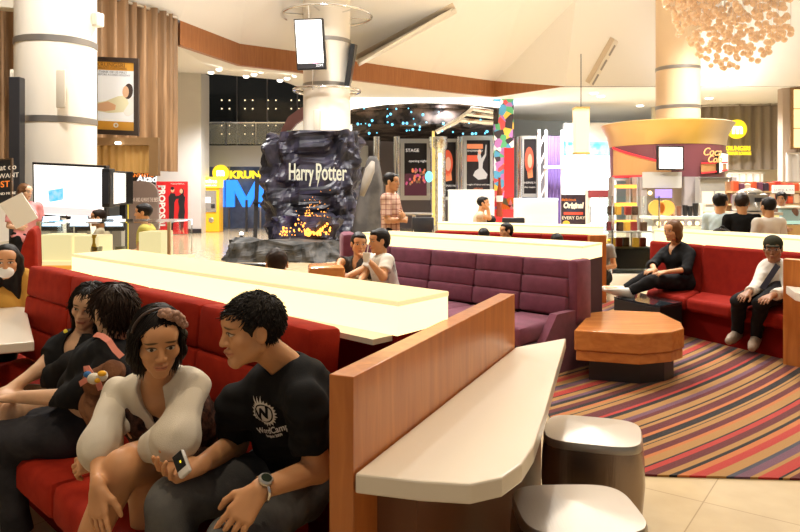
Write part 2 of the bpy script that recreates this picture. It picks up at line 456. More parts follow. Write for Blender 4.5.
def body_prims(fd, J, fem=0, off=0, what=('torso','armU','armL','legU','legL','foot'), slv=1.0, k=.03, shin=1.0, fat=1.0, belly=0):
    g = J['g']; L, Fw, S = torso_parts(J); R = np.stack([L,Fw,S]); pel, nek = J['pel'], J['nek']
    lp = lambda a, b, t: a+(b-a)*t
    o = off
    if 'torso' in what:
        for t, r, dy in ((.02,(.158+.012*fem,.112,.12),0),(.30,(.138-.012*fem,.098+belly,.13),.005+belly*.5),(.56,(.150-.012*fem,.108,.13),.008),(.80,(.158-.012*fem,.100,.10),0)):
            fd.ell(lp(pel,nek,t)+Fw*dy*g, R, np.array(r)*g*fat+o, k)
        if fem:
            for s in (-1,1): fd.ell(lp(pel,nek,.66)+(Fw*.085+L*s*.07)*g, R, np.array((.058,.05,.058))*g+o, .03)
        for q in 'LR':
            fd.cap(lp(nek,J['s'+q],.12)-S*.02*g, J['s'+q]-S*.014*g, .043*g+o, (.042-.006*fem)*g+o, k)
    for q in 'LR':
        s, e, w = J['s'+q], J['e'+q], J['w'+q]
        if 'armU' in what:
            t = min(1, slv*2) if slv <= .5 or slv < 1 and 'armL' not in what else 1
            fd.cap(s, lp(s,e,t), (.047-.007*fem)*g*fat+o, ((.050-.010*t)-.006*fem)*g*fat+o*1.35, k*.8, cut=(t < 1))
        if 'armL' in what:
            t = 1 if slv >= 1 else max(0,slv*2-1)
            fd.cap(e, lp(e,w,t), (.041-.006*fem)*g+o*1.1, (.041-.014*t-.004*fem)*g+o*1.1, k*.5, cut=(t < 1 or off > 0))
        if 'legU' in what:
            fd.cap(J['h'+q], J['k'+q], (.086+.004*fem)*g*fat+o, .058*g+o, k*1.2)
            fd.cap(J['h'+q]-Fw*.02*g, J['h'+q]-Fw*.02*g, .095*g*fat+o, None, k)
        if 'legL' in what:
            kn, an = J['k'+q], J['a'+q]; t = shin
            fd.cap(kn, lp(kn,an,t), .056*g+o, (.056-.021*t)*g+o*1.2, k*.7, cut=(t < 1 or off > 0))
            bk = unit(an-kn); th = unit(J['k'+q]-J['h'+q]); back = -(unit(J['t'+q]-an)-bk*(unit(J['t'+q]-an)@bk))
            fd.cap(lp(kn,an,.15)+back*.018*g, lp(kn,an,.45)+back*.012*g, .047*g+off, .036*g+off, .03)
        if 'foot' in what:
            an, to = J['a'+q], J['t'+q]; fw = unit(to-an)
            fd.cap(an-np.array([0,0,.03])*g-fw*.035*g, lp(an,to,.65)-np.array([0,0,.01]), .034*g+o, .034*g+o, .02); fd.cap(an, lp(an,to,.6), .037*g+o, .030*g+o, .02); fd.cap(lp(an,to,.6), to, .034*g+o, .027*g+o, .02)
def hair_sdf(fd, h, style, vol=1.0):
    h.e(fd, (0,-.018,.034), (.0825*vol,.101*vol,.0905*vol), .01)
    if style in ('short','buzz','mid','trim'):
        if style in ('short','mid'): h.e(fd, (0,.040,.082), (.058,.040,.026), .02)
        if style == 'mid': h.e(fd, (0,-.055,-.02), (.066,.05,.065), .03)
        h.e(fd, (0,.125,-.03), (.074,.088,.098), .012, 'sub')
        for s in (-1,1): h.e(fd, (s*.084,-.006,-.012), (.020,.027,.036), .008, 'sub')
        n = h.R.T@unit([0,.62,-1]); fd.cutp(h.w(0,0,-.022 if style != 'mid' else -.045), n)
    else:
        ln = {'bob':.10,'long':.26}[style]
        for s in (-1,1):
            a = (s*.066,-.025,.01); p = h.w(*a); q = h.w(s*.062,-.03,-.06)
            fd.cap(p, q, .034*h.g, .034*h.g, .03)
            fd.cap(q, q+np.array([0,0,-(ln-.055)])-h.R[1]*.01, .034*h.g, .018*h.g, .03)
        p = h.w(0,-.065,.0); q = h.w(0,-.068,-.06); fd.cap(p, q, .056*h.g, .052*h.g, .03); fd.cap(q, q+np.array([0,0,-(ln-.055)]), .052*h.g, .04*h.g, .03)
        h.e(fd, (0,.125,-.045), (.060,.088,.106), .012, 'sub')
def stop_face(p): return p[1] > .035 and p[2] < .052-.15*max(0,abs(p[0])-.03) and abs(p[0]) < .068
def stop_ear(p): return stop_face(p) or (abs(p[0]) > .058 and -.036 < p[1] < .03 and -.045 < p[2] < .020)
def locks(h, n, rule, seg=7, r0=.0042, seed=1, sides=4, stop=stop_face):
    """strands combed over the scalp; rule(p)->(dir, length, lift, gravity) in head coordinates or None"""
    r2 = np.random.default_rng(seed); mb = MB(); C = np.array([0,-.018,.034]); A = np.array([.0825,.101,.0905])
    i = 0
    while i < n:
        d = unit(r2.normal(size=3)); p = C+A*d
        q = rule(p, r2)
        if q is None:
            i += .2; continue
        i += 1; cut_ = False
        t, ln, lift, grav = q; st = ln/seg; pts = [p]; up = h.R@np.array([0,0,1.])
        for k in range(seg):
            nrm = unit((p-C)/A**2); tt = np.array(t(p) if callable(t) else t, float); tt = tt-nrm*(tt@nrm)*(1 if k < seg*.6 else .4); tt = unit(tt+nrm*lift-up*grav*(k/seg))
            p = p+tt*st
            e = (p-C)/A; rr = math.sqrt(e@e)
            if rr < 1.015: p = C+A*e/rr*1.015
            if stop(p): break
            pts.append(p)
        if len(pts) < 3: continue
        nk_ = len(pts)-1
        R = [r0*(.55+.45*math.sin(PI*min(1,(k+1)/(nk_)*.6)))*(1 if k < nk_-1 else .65)*(0.35 if k == nk_ else 1) for k in range(nk_+1)]
        mb.tube([h.w(*x) for x in pts], [x*h.g for x in R], sides)
    return mb
# ================================================================ THE HALL
M = {}
M['white'] = mat('warm_white_paint', (.80,.75,.66), .6)
M['ceil'] = mat('ceiling_plaster', (.85,.83,.79), .8)
M['colm'] = mat('cream_column', (.80,.74,.64), .45)
M['band'] = mat('steel_band', (.35,.33,.31), .35, .8)
M['steel'] = mat('brushed_steel', (.62,.60,.57), .3, 1, bump=(30,.05), stretch=(1,1,.05))
M['chrome'] = mat('chrome', (.75,.75,.75), .12, 1)
M['black'] = mat('black_plastic', (.012,.012,.013), .35)
M['dark'] = mat('dark_panel', (.03,.03,.035), .3)
M['grey'] = mat('grey_panel', (.45,.45,.45), .5)
M['wood'] = wood('orange_wood', (.44,.135,.028), (.60,.22,.050), .32, 0, (6,6,.7))
M['woodh'] = wood('orange_wood_flat', (.48,.155,.035), (.64,.25,.06), .25, PI*.25, (.8,9,6))
M['fascia'] = wood('fascia_wood', (.30,.11,.035), (.40,.16,.055), .45, 0, (9,9,.5), 0)
M['red'] = mat('red_velvet', (.37,.026,.011), .8, spec=.12, var=((.28,.016,.008),14,.35,.7), bump=(160,.12), )
M['red2'] = mat('deep_red_velvet', (.25,.016,.009), .85, spec=.08, var=((.21,.012,.008),14,.35,.7), bump=(160,.12))
M['redd'] = mat('dark_red_velvet', (.20,.008,.006), .85, spec=.08, bump=(160,.12))
M['purple'] = mat('plum_velvet', (.20,.058,.098), .8, spec=.12, var=((.15,.045,.075),12,.35,.7), bump=(160,.12), sheen=.15)
M['lit'] = glow('lit_acrylic', (1,.78,.38), 2.0)
M['lit2'] = glow('lit_acrylic_top', (1,.80,.40), .92)
M['laminate'] = mat('cream_laminate', (.78,.72,.62), .28, coat=.3)
M['glass'] = mat('clear_glass', (.95,1,.98), .02, trans=1, ior=1.1, spec=.6)
M['yellow'] = glow('yellow_sign', (1,.74,.03), 1.15)
M['screen'] = glow('bright_screen', (1,.95,.90), 1.35)

# floor: polished beige stone tiles
m, nt, b = nodes('polished_stone'); L = nt.links.new
tc = nd(nt,'ShaderNodeTexCoord'); mp = nd(nt,'ShaderNodeMapping'); mp.inputs['Rotation'].default_value = (0,0,.62)
br = nd(nt,'ShaderNodeTexBrick'); br.offset = 0; br.inputs['Scale'].default_value = 1.25; br.inputs['Mortar Size'].default_value = .004
br.inputs['Brick Width'].default_value = 1; br.inputs['Row Height'].default_value = 1
br.inputs['Color1'].default_value = c4((.56,.44,.27)); br.inputs['Color2'].default_value = c4((.52,.41,.26)); br.inputs['Mortar'].default_value = c4((.36,.27,.16))
nz = nd(nt,'ShaderNodeTexNoise'); nz.inputs['Scale'].default_value = 5; nz.inputs['Detail'].default_value = 8
mx = nd(nt,'ShaderNodeMix', data_type='RGBA', blend_type='MULTIPLY'); mx.inputs[0].default_value = .5
rr = ramp(nt, [(.3,(.75,.72,.68)),(.7,(1,1,1))])
L(tc.outputs['Object'],mp.inputs[0]); L(mp.outputs[0],br.inputs[0]); L(mp.outputs[0],nz.inputs[0]); L(nz.outputs['Fac'],rr.inputs[0]); L(br.outputs[0],mx.inputs[6]); L(rr.outputs[0],mx.inputs[7]); L(mx.outputs[2],b.inputs['Base Color'])
b.inputs['Roughness'].default_value = .16
struct('floor', MB().prism([(-16,-3),(18,-3),(18,36),(-16,36)],-.1,0), m)

# carpet of colourful stripes
m, nt, b = nodes('striped_carpet'); L = nt.links.new
tc = nd(nt,'ShaderNodeTexCoord'); mp = nd(nt,'ShaderNodeMapping'); mp.inputs['Rotation'].default_value = (0,0,-math.radians(37))
mp.inputs['Rotation'].default_value = (0,0,0); cmap = mp; vl = nd(nt,'ShaderNodeVectorMath', operation='LENGTH'); L(tc.outputs['Object'],mp.inputs[0]); L(mp.outputs[0],vl.inputs[0])
PAL = dict(k=(.010,.007,.007), m=(.10,.012,.014), t=(.33,.17,.05), r=(.36,.028,.02), o=(.42,.13,.035), p=(.13,.055,.085), g=(.22,.15,.08), b=(.05,.05,.07))
def stripes(seq, per, off):
    tot = sum(w for _, w in seq); pos = 0; st = []
    for c, w in seq: st.append((pos/tot, PAL[c])); pos += w
    d = nd(nt,'ShaderNodeMath', operation='MULTIPLY_ADD'); d.inputs[1].default_value = 1/per; d.inputs[2].default_value = off; L(vl.outputs['Value'],d.inputs[0])
    fr = nd(nt,'ShaderNodeMath', operation='FRACT'); L(d.outputs[0],fr.inputs[0])
    r = ramp(nt, st, 'CONSTANT'); L(fr.outputs[0],r.inputs[0]); return r.outputs[0], d.outputs[0]
s1, d1 = stripes([('t',4),('k',1),('t',2),('m',5),('o',2),('k',4),('t',2),('r',2),('t',3),('k',2),('g',2),('p',4),('t',3),('m',4),('k',5),('o',2),('t',2),('k',1),('t',3),('m',6),('r',2),('k',3),('t',4),('p',3),('m',3)], 1.05, .35)
s2, d2 = stripes([('m',4),('t',3),('k',2),('o',3),('r',4),('t',5),('b',2),('p',4),('t',2),('r',5),('k',1),('t',4),('p',3),('k',3),('t',3),('m',4),('o',2),('t',5),('k',1),('r',3)], .83, .1)
cm = nd(nt,'ShaderNodeMath', operation='SINE'); cmul = nd(nt,'ShaderNodeMath', operation='MULTIPLY'); cmul.inputs[1].default_value = 4.3
L(vl.outputs['Value'],cmul.inputs[0]); L(cmul.outputs[0],cm.inputs[0]); gt = nd(nt,'ShaderNodeMath', operation='GREATER_THAN'); gt.inputs[1].default_value = 0; L(cm.outputs[0],gt.inputs[0])
mx = nd(nt,'ShaderNodeMix', data_type='RGBA'); L(gt.outputs[0],mx.inputs[0]); L(s1,mx.inputs[6]); L(s2,mx.inputs[7])
nz = nd(nt,'ShaderNodeTexNoise'); nz.inputs['Scale'].default_value = 260; bp = nd(nt,'ShaderNodeBump'); bp.inputs['Strength'].default_value = .4; bp.inputs['Distance'].default_value = .004
L(tc.outputs['Object'],nz.inputs['Vector']); L(nz.outputs['Fac'],bp.inputs['Height']); L(bp.outputs[0],b.inputs['Normal'])
L(mx.outputs[2],b.inputs['Base Color']); b.inputs['Roughness'].default_value = .95; b.inputs['Sheen Weight'].default_value = .2; b.inputs['Specular IOR Level'].default_value = .1
cp = [H(548,452,0),H(553,462,0),H(566,470,0),H(600,474,0),H(660,477,0),H(740,479,0),H(815,481,0)]
cp = [(p.x,p.y) for p in cp]+[(5.5,3.6),(5.5,9.6),(1.0,9.6),(.9,6.5),(1.0,4.6)]
o = one('carpet', MB().prism(cp,0.001,.012), m, 'striped carpet in maroon, tan, black and orange on the stone floor', 'carpet')
cmap.inputs['Location'].default_value = (o.location.x+7.2, o.location.y-15.9, 0)

# columns
def column(name, x, y, r, z, bands, lab):
    o = struct(name, MB().lathe((x,y,0), [(r,0),(r,z)], 48), M['colm'], lab, smooth=.6)
    for zb in bands: link('band', MB().lathe((x,y,0), [(r+.003,zb-.05),(r+.012,zb-.045),(r+.012,zb+.045),(r+.003,zb+.05)], 48), M['band'], o, smooth=.5)
column('column_left', -5.5, 11.2, .6, 7.2, [3.85,2.62], 'thick cream column beside the big screen')
column('column_center', -1.87, 17.9, .6, 7.2, [5.32,4.2], 'cream column rising out of the black rock display')
M['colm'] = mat('tan_column',(.76,.57,.37),.45)  # same cream paint, with the warm light on this column put into its colour
column('column_right', 7.94, 20.0, .6, 7.2, [5.0,3.9], 'cream column above the snack kiosk canopy')

# ceilings and the curved wooden fascia
ring = [(180,57),(240,65),(300,72),(355,80),(430,89.5),(495,97),(565,86.5)]
rp = []
for px, py in ring:
    z = 4.84; Y = (z-EYE)*F/(HY-py); p = P(px,py,Y); rp.append((p.x,p.y))
ztop = [5.4]*6+[4.84]
rp[0] = (-5.0,15.9)
edge = [(-12,9.8,5.4),(-8.2,11.4,5.4),(-6.9,12.4,5.4),(-5.9,13.6,5.4)]+[(x,y,z) for (x,y),z in zip(rp,ztop)]+[(16,22.1,4.84)]
inner = [(-12,8,7.2),(-8.2,9.4,7.2),(-5.6,10.6,7.2),(-4.4,12.0,7.2),(-3.6,13.8,7.2),(-3.2,15.4,7.2),(-1.9,16.6,7.2),(-.4,17.4,7.2),(2.0,19.3,7.2),(3.6,20.3,7.2),(5.2,20.7,7.2),(16,20.7,7.2)]
mb = MB(); k = len(edge)
mb.add(edge+inner+[(-12,-3,7.2),(16,-3,7.2)], [(i,i+1,k+i+1,k+i) for i in range(k-1)]+[tuple([2*k+1]+[k+i for i in range(k-1,-1,-1)]+[2*k])])
struct('ceiling', mb, M['ceil'], 'high cream ceiling over the lounge'); CEIL = BVHTree.FromPolygons(mb.v, mb.f)
mb = MB(); n = len(rp)
bot = [(x,y,4.84) for x,y in rp]; tp = [(x,y,z) for (x,y),z in zip(rp,ztop)]
bo2 = [(x-.1,y+.15,4.84) for x,y in rp]; to2 = [(x-.1,y+.15,z) for (x,y),z in zip(rp,ztop)]
for i in range(n-1):
    mb.add([bot[i],bot[i+1],tp[i+1],tp[i]],[(0,1,2,3)]); mb.add([bo2[i],bo2[i+1],to2[i+1],to2[i]],[(0,1,2,3)]); mb.add([bot[i],bot[i+1],bo2[i+1],bo2[i]],[(0,1,2,3)])
struct('trim_1', mb, M['fascia'], 'curved wooden fascia where the ceiling steps down')
# lower soffit beyond the fascia: rises gently towards the atrium on the left
mb = MB(); rz = [5.9,5.8,5.6,4.84,4.84,4.84,4.84]
ox = [-9,-6.6,-4.4,-2.2,1.2,5,9]; oy = [25.6,25.6,25.6,26.5,30,32,34]
for i in range(n-1):
    mb.add([bo2[i],bo2[i+1],(ox[i+1],oy[i+1],rz[i+1]),(ox[i],oy[i],rz[i])],[(0,3,2,1)])
mb.add([bo2[-1],(16,22.1,4.84),(16,34,4.84),(ox[-1],oy[-1],4.84)],[(0,3,2,1)])
mb.add([bo2[0],(ox[0],oy[0],rz[0]),(-14,25.6,5.9),(-14,15.4,4.84)],[(0,1,2,3)])
struct('ceiling_lower', mb, M['ceil'], 'lower white ceiling beyond the wooden fascia')
for i,(px,py) in enumerate([(211,73),(219,70),(225,67),(246,77),(254,75),(261,72),(280,81),(287,79),(295,76)]):
    p = P(px,py,20.6+.25*(i%3))
    one('downlight', MB().lathe(p-V((0,0,.02)), [(.0,0),(.075,0),(.09,.05)], 14), glow('lamp_white',(1,.95,.85),6), ['pale recessed downlight, front of the first trio','pale recessed downlight, middle of the first trio','pale recessed downlight, back of the first trio','pale recessed downlight, front of the second trio','pale recessed downlight, middle of the second trio','pale recessed downlight, back of the second trio','pale recessed downlight, front of the third trio by the column','pale recessed downlight, middle of the third trio by the column','pale recessed downlight, back of the third trio by the column'][i], 'downlight', 'downlights under the left soffit')
for i,(px,py,l) in enumerate([(594,93,'left of the kiosk column'),(640,106,'just left of the kiosk column'),(709,98,'just right of the kiosk column'),(745,108,'above the yellow round sign'),(601,96,'above the hanging lantern')]):
    Y = (4.84-EYE)*F/(HY-py); Y = min(Y, 27); p = P(px,py,Y); p.z = 4.83
    one('downlight', MB().lathe(p-V((0,0,.03)), [(.0,0),(.11,0),(.13,.04)], 14), MATS['lamp_white'], 'small round ceiling downlight '+l, 'downlight', 'downlights in the right ceiling')
# slots of air grilles
def grille(px0,py0,px1,py1,w,lab):
    on = lambda px,py: CEIL.ray_cast(V((0,0,EYE)), (P(px,py,5)-V((0,0,EYE))).normalized())[0] or P(px,py,18)
    a, c = V((px0,py0)), V((px1,py1)); d = (c-a).normalized(); s = V((-d.y,d.x)); n_ = V((0,-.5,-.85)); L_ = (c-a).length
    t = thing('air_grille', lab, 'grille', on(*((a+c)/2)), 'ceiling air grilles')
    def strip(u0,u1,v0,v1,h0,h1):
        q = [on(*(a+d*L_*u+s*w*v)) for u,v in ((u0,v0),(u1,v0),(u1,v1),(u0,v1))]
        return MB().hexa([p+n_*h1 for p in q]+[p+n_*h0 for p in q])
    link('frame', strip(0,1,-1,1,-.02,.08), M['white'], t)
    for k in range(3): link('slot', strip(.04+.33*k,.27+.33*k,-.25,.55,.07,.10), mat('grille_grey',(.30,.28,.26),.6), t)
    link('upstand', strip(0,1,-3.2,-1,-.02,.03), mat('beam_beige',(.62,.52,.40),.8), t)
grille(358,62,456,9,2.3,'long slotted air grille in the ceiling right of the centre column')
grille(591,84,616,40,2.0,'short slotted air grille left of the right column')
# walls
struct('wall_back', MB().box((1,33,3),(34,.2,6)), mat('far_wall',(.62,.66,.70),.6))
struct('wall_right', MB().box((16.1,15,3.6),(.2,38,7.2)), M['white'])
struct('wall_left', MB().box((-12.1,11,3.6),(.2,30,7.2)), M['white'])
struct('trim_2', MB().prism([(-9.4,25.5),(-7.25,25.5),(-7.25,26.6),(-9.4,26.6)],0,5.9), mat('grey_white_wall',(.62,.60,.57),.55), 'plain grey white wall pier beside the cash machine')
struct('baseboard_pier', MB().prism([(-9.4,25.44),(-7.23,25.44),(-7.23,25.5),(-9.4,25.5)],0,.16), M['dark'])
# pleated curtains
def curtain(path, z0, z1, amp, per, seed, w=.0):
    r = random.Random(seed); pts = []
    for i in range(len(path)-1):
        a, c = V(path[i]).to_2d(), V(path[i+1]).to_2d(); L_ = (c-a).length; d = (c-a)/L_; n_ = V((-d.y,d.x)); t = 0; k = 0
        nn = max(4,int(L_/(per/6)))
        ph = r.uniform(0,6)
        for j in range(nn):
            u = L_*j/nn; a_ = math.sin(2*PI*u/per+ph+1.2*math.sin(u*2.1+ph)); pts.append(a+d*u+n_*(amp*a_+amp*.5*math.sin(u*5+ph)))
    pts.append(V(path[-1]).to_2d()); m_ = len(pts)
    f = [(i,i+1,m_+i+1,m_+i) for i in range(m_-1)]
    return MB().add([(p.x,p.y,z0) for p in pts]+[(p.x*1+.0,p.y,z1) for p in pts], f)
cur = mat('taupe_curtain', (.34,.20,.10), .5, var=((.20,.115,.055),2.5,.4,.6), stretch=(3,3,.2))
cl = [(-8.2,11.4),(-6.9,12.4),(-5.9,13.6),(-5.3,14.8),(-4.95,15.6)]
t = thing('curtain', 'tall taupe pleated curtain behind the left column and advert', 'curtain', (-6,13.5,0))
link('drape', curtain(cl,1.95,5.4,.11,.26,3), cur, t, smooth=True)
link('rail', MB().tube([(x,y,5.37) for x,y in cl],.03), M['steel'], t)
curg = mat('grey_taupe_curtain', (.30,.25,.20), .55, var=((.20,.165,.13),1.5,.3,.7), stretch=(3,3,.2))
a = P(692,100,27); c = P(775,100,27)
t = thing('curtain', 'long grey pleated curtain behind the round yellow sign', 'curtain', (12.5,27,2.5))
link('drape', curtain([(10.2,27.2),(14.5,26.4)],2.35,4.84,.06,.34,5), curg, t, smooth=True); link('rail', MB().tube([(10.2,27.15,4.8),(14.5,26.35,4.8)],.03), M['steel'], t)
struct('wall_cream', MB().box((12.6,27.5,2.4),(5.4,.2,4.84)), mat('cream_wall',(.74,.66,.50),.6))
struct('wall_side', MB().prism([(12.3,22.5),(12.6,22.3),(16,22.3),(16,22.6),(12.3,22.8)],0,4.84), mat('taupe_wall',(.42,.33,.25),.6))
t = thing('curtain', 'grey straight curtain under the backlit stone panel', 'curtain', (12.6,22,0))
link('drape', curtain([(12.25,22.2),(14,21.9)],.0,2.75,.05,.26,8), mat('silver_curtain',(.55,.53,.52),.6), t, smooth=True); link('rail', MB().tube([(12.25,22.15,2.72),(14,21.85,2.72)],.025), M['steel'], t)
# backlit stone panel at right edge
t = thing('backlit_panel', 'glowing yellow stone wall panel at the far right edge', 'panel', (13,22,2.9))
for i in range(2):
    for j in range(3):
        x = 12.45+.52*i; z = 2.9+.62*j
        link('stone_tile', MB().box((x+.24,22.1,z+.3),(.49,.06,.59)), mat('lit_stone',(.7,.6,.4),.5,es=.95,ecol=(1,.80,.36)), t)
link('frame', MB().box((12.95,22.16,3.83),(1.2,.05,1.95)), mat('bronze',(.25,.15,.07),.4,.6), t)

# ================================================================ LEFT SIDE
# advert in a dark frame on the curtain
a = P(94,57,12.9); q = [P(94,134,12.9),P(139.5,136,12.9),P(139.5,61,12.9),P(94,57,12.9)]
def poster(name, lab, cat, q, th, fr, art_fn, frame_m, group=None):
    """framed flat poster; q = lower-left, lower-right, upper-right, upper-left"""
    q = [V(p) for p in q]; r = (q[1]-q[0]); u = (q[3]-q[0]); n_ = r.cross(u).normalized()
    t = thing(name, lab, cat, (q[0]+q[1])/2, group)
    mb = MB(); W, Hh = r.length, u.length; ru, uu = r/W, u/Hh
    def rect(x0,y0,x1,y1,d0,d1):
        b_ = [q[0]+ru*x0+uu*y0, q[0]+ru*x1+uu*y0, q[0]+ru*x1+uu*y1, q[0]+ru*x0+uu*y1]
        return [p+n_*d0 for p in b_]+[p+n_*d1 for p in b_]
    if fr:
        for R_ in ((0,0,W,fr),(0,Hh-fr,W,Hh),(0,fr,fr,Hh-fr),(W-fr,fr,W,Hh-fr)): mb.hexa(rect(*R_,0,th))
        link('frame', mb, frame_m, t)
    link('sheet', MB().hexa(rect(fr,fr,W-fr,Hh-fr,0,th*.5)), art_fn[0], t)
    def panel(x0,y0,x1,y1,m_,nm='print',d=.004):   # fractions of the sheet
        w, h_ = W-2*fr, Hh-2*fr
        return link(nm, MB().hexa(rect(fr+w*x0,fr+h_*y0,fr+w*x1,fr+h_*y1,th*.5,th*.5+d)), m_, t)
    def blob(pts,m_,nm='print',d=.006):
        w, h_ = W-2*fr, Hh-2*fr
        ps = [q[0]+ru*(fr+w*x)+uu*(fr+h_*y) for x,y in pts]; k = len(ps)
        return link(nm, MB().add([p+n_*(th*.5) for p in ps]+[p+n_*(th*.5+d) for p in ps],[tuple(range(k))[::-1],tuple(range(k,2*k))]+[(i,(i+1)%k,k+(i+1)%k,k+i) for i in range(k)]), m_, t)
    def word(s_,x,y,size,m_,up=None,right=None,bold=0,sx=1,nm='lettering'):
        w, h_ = W-2*fr, Hh-2*fr
        return link(nm, text(s_, size, q[0]+ru*(fr+w*x)+uu*(fr+h_*y)+n_*(th*.5+.01), right or ru, up or uu, .004, bold=bold, sx=sx), m_, t)
    art_fn[1](panel, blob, word)
    return t
def oval(cx,cy,rx,ry,n=18,a=0): return [(cx+rx*math.cos(2*PI*i/n)*math.cos(a)-ry*math.sin(2*PI*i/n)*math.sin(a), cy+rx*math.cos(2*PI*i/n)*math.sin(a)+ry*math.sin(2*PI*i/n)*math.cos(a)) for i in range(n)]
M['amber'] = mat('amber_print',(.72,.36,.04),.4); M['pskin'] = mat('printed_skin',(.72,.45,.28),.4); M['pink'] = mat('printed_dark_hair',(.05,.03,.025),.4)
def art_ad(panel, blob, word):
    panel(0,.88,1,1,M['amber']); panel(0,0,1,.13,M['amber'])
    word('KRUNGSRI',.36,.955,.11,mat('brown_ink',(.25,.10,.02),.5)); word('PRIVATE CUSTOMERS',.40,.905,.055,MATS['brown_ink'])
    word('THINK OF US FIRST',.42,.85,.06,mat('grey_ink',(.30,.30,.33),.5)); word('BEFORE A LONG HOLIDAY',.45,.81,.05,MATS['grey_ink'])
    blob(oval(.88,.36,.2,.13,18,.5),mat('print_white',(.85,.85,.82),.5))
    blob([(0,.27),(.0,.40),(.2,.42),(.55,.50),(.78,.52),(.85,.40),(.7,.27),(.3,.25)],mat('print_cream',(.80,.78,.55),.5),d=.008)
    blob([(0,.28),(.0,.38),(.28,.42),(.5,.37),(.48,.30),(.2,.27)],M['pskin'],d=.012)
    blob(oval(.84,.58,.13,.11,16,.5),M['pink'],d=.010); blob(oval(.77,.57,.09,.085,16,.3),M['pskin'],d=.014)
    word('O',.5,.07,.11,mat('print_white',(.85,.85,.82),.5),bold=.006)
poster('wall_advert','framed advert of a reclining woman hung on the taupe curtain','advert',q,.06,.085,(mat('ad_paper',(.78,.80,.82),.45,es=.25),art_ad),mat('espresso_frame',(.035,.02,.015),.35))
# niche below with bronze frame
t = thing('wall_niche', 'bronze framed niche with a small pleated blind below the advert', 'niche', P(126,178,12.6))
q0 = [P(97,138,12.6),P(155,138,12.6)]; 
mb = MB(); mb.slab([P(94,145,12.5),P(158,145,12.5),P(158,137.5,12.5),P(94,137.5,12.5)],(0,.12,0)); mb.slab([P(149,176,12.5),P(158,176,12.5),P(158,145,12.5),P(149,145,12.5)],(0,.12,0))
link('frame', mb, mat('bronze',(.25,.15,.07),.35,.6), t)
link('pleated_blind', curtain([tuple(P(94,150,12.62))[:2],tuple(P(150,150,12.62))[:2]],P(0,173,12.6).z,P(0,144,12.6).z,.02,.13,4), mat('gold_blind',(.42,.24,.07),.5), t, smooth=True)
link('lamp', MB().lathe(P(118,143,12.45),[(0,-.02),(.05,-.02),(.05,.02)],12), MATS['lamp_white'], t)
# speakers and boxes on the left column
def boxthing(name, lab, cat, c, size, m_, rz=0, front=None, group=None, r=.02):
    t = thing(name, lab, cat, V(c)-V((0,0,size[2]/2)), group)
    link('housing', MB().rbox(c,size,r,rz), m_, t, smooth=.6)
    if front: link('grille', MB().box(V(c)+Matrix.Rotation(rz,3,'Z')@V((0,-size[1]/2-.004,0)),(size[0]*.8,.012,size[2]*.8),rz), front, t)
    return t
pw = mat('putty_plastic',(.72,.66,.54),.5)
boxthing('wall_speaker','long pale loudspeaker on the left edge of the thick column','speaker',P(18.5,89,11.0),(.24,.2,.58),pw,.5,mat('putty_grille',(.62,.56,.45),.7))
boxthing('wall_speaker','small pale loudspeaker high on the right of the thick column','speaker',P(97,20,11.2),(.16,.16,.22),pw,-.4,MATS['putty_grille'])
boxthing('wall_speaker','pale loudspeaker cut by the top left corner, beside the column','speaker',P(9,4,11.0),(.28,.2,.2),pw,.4,MATS['putty_grille'])
boxthing('access_panel','flat grey upright hatch on the front of the thick column','panel',P(61,89,10.58),(.145,.04,.58),mat('hatch_grey',(.60,.54,.44),.5))
boxthing('access_panel','narrow upright hatch on the centre column above the rocks','panel',P(317,122,17.28),(.17,.05,.62),mat('hatch_grey',(.60,.54,.44),.5))
# big screen
def tv(name, lab, q, bez, scr, th=.09, base=None, cat='screen', group=None):
    q = [V(p) for p in q]; r = q[1]-q[0]; u = q[3]-q[0]; n_ = r.cross(u).normalized(); W, Hh = r.length, u.length; ru, uu = r/W, u/Hh
    t = thing(name, lab, cat, (q[0]+q[1])/2, group)
    mb = MB(); mb.slab([p-n_*th for p in q], n_*th); link('housing', mb, M['black'], t, bevel=.008)
    i = [q[0]+ru*bez+uu*bez, q[1]-ru*bez+uu*bez, q[2]-ru*bez-uu*bez, q[3]+ru*bez-uu*bez]
    link('display', MB().slab([p+n_*.001 for p in i], n_*.006), scr, t)
    return t, q[0], ru, uu, n_, W, Hh
wt = mat('screen_white',(.8,.8,.8),.3,es=1.15,ecol=(1,.97,.92))
t,o,ru,uu,n_,W,Hh = tv('plasma_screen','large bright white screen standing before the thick left column',[P(33,216,10.3),P(106,221,10.0),P(106,165.5,10.0),P(32,162,10.3)],.035,wt)
link('lower_band', MB().slab([o+ru*.04+uu*.05+n_*.01,o+ru*(W-.04)+uu*.05+n_*.01,o+ru*(W-.04)+uu*.16+n_*.01,o+ru*.04+uu*.16+n_*.01],n_*.003), mat('screen_pink',(.8,.6,.6),.3,es=.8,ecol=(.95,.72,.74)), t)
link('picture', MB().slab([o+ru*.30+uu*.22+n_*.01,o+ru*.54+uu*.27+n_*.01,o+ru*.54+uu*.44+n_*.01,o+ru*.28+uu*.39+n_*.01],n_*.003), mat('screen_blue',(.1,.5,.8),.3,es=.9,ecol=(.08,.45,.85),var=((.6,.8,.9),9,.4,.6)), t)
link('leg', MB().box(o+ru*W*.5-n_*.05-uu*.5,(.12,.1,1.1)), M['black'], t); link('base', MB().box(V((o.x+ru.x*W*.5,o.y+.05,.02)),(.7,.4,.04)), M['black'], t)
t,o,ru,uu,n_,W,Hh = tv('portrait_screen','narrow upright screen right of the large white screen',[P(113.5,206,9.7),P(126.5,204,9.3),P(126.5,171.5,9.3),P(113.5,171,9.7)],.025,mat('screen_mix',(.8,.8,.8),.3,es=1.1,ecol=(1,.9,.75)))
link('stand', MB().box(o+ru*W*.5-n_*.05-uu*.7,(.08,.08,1.4)), M['black'], t)
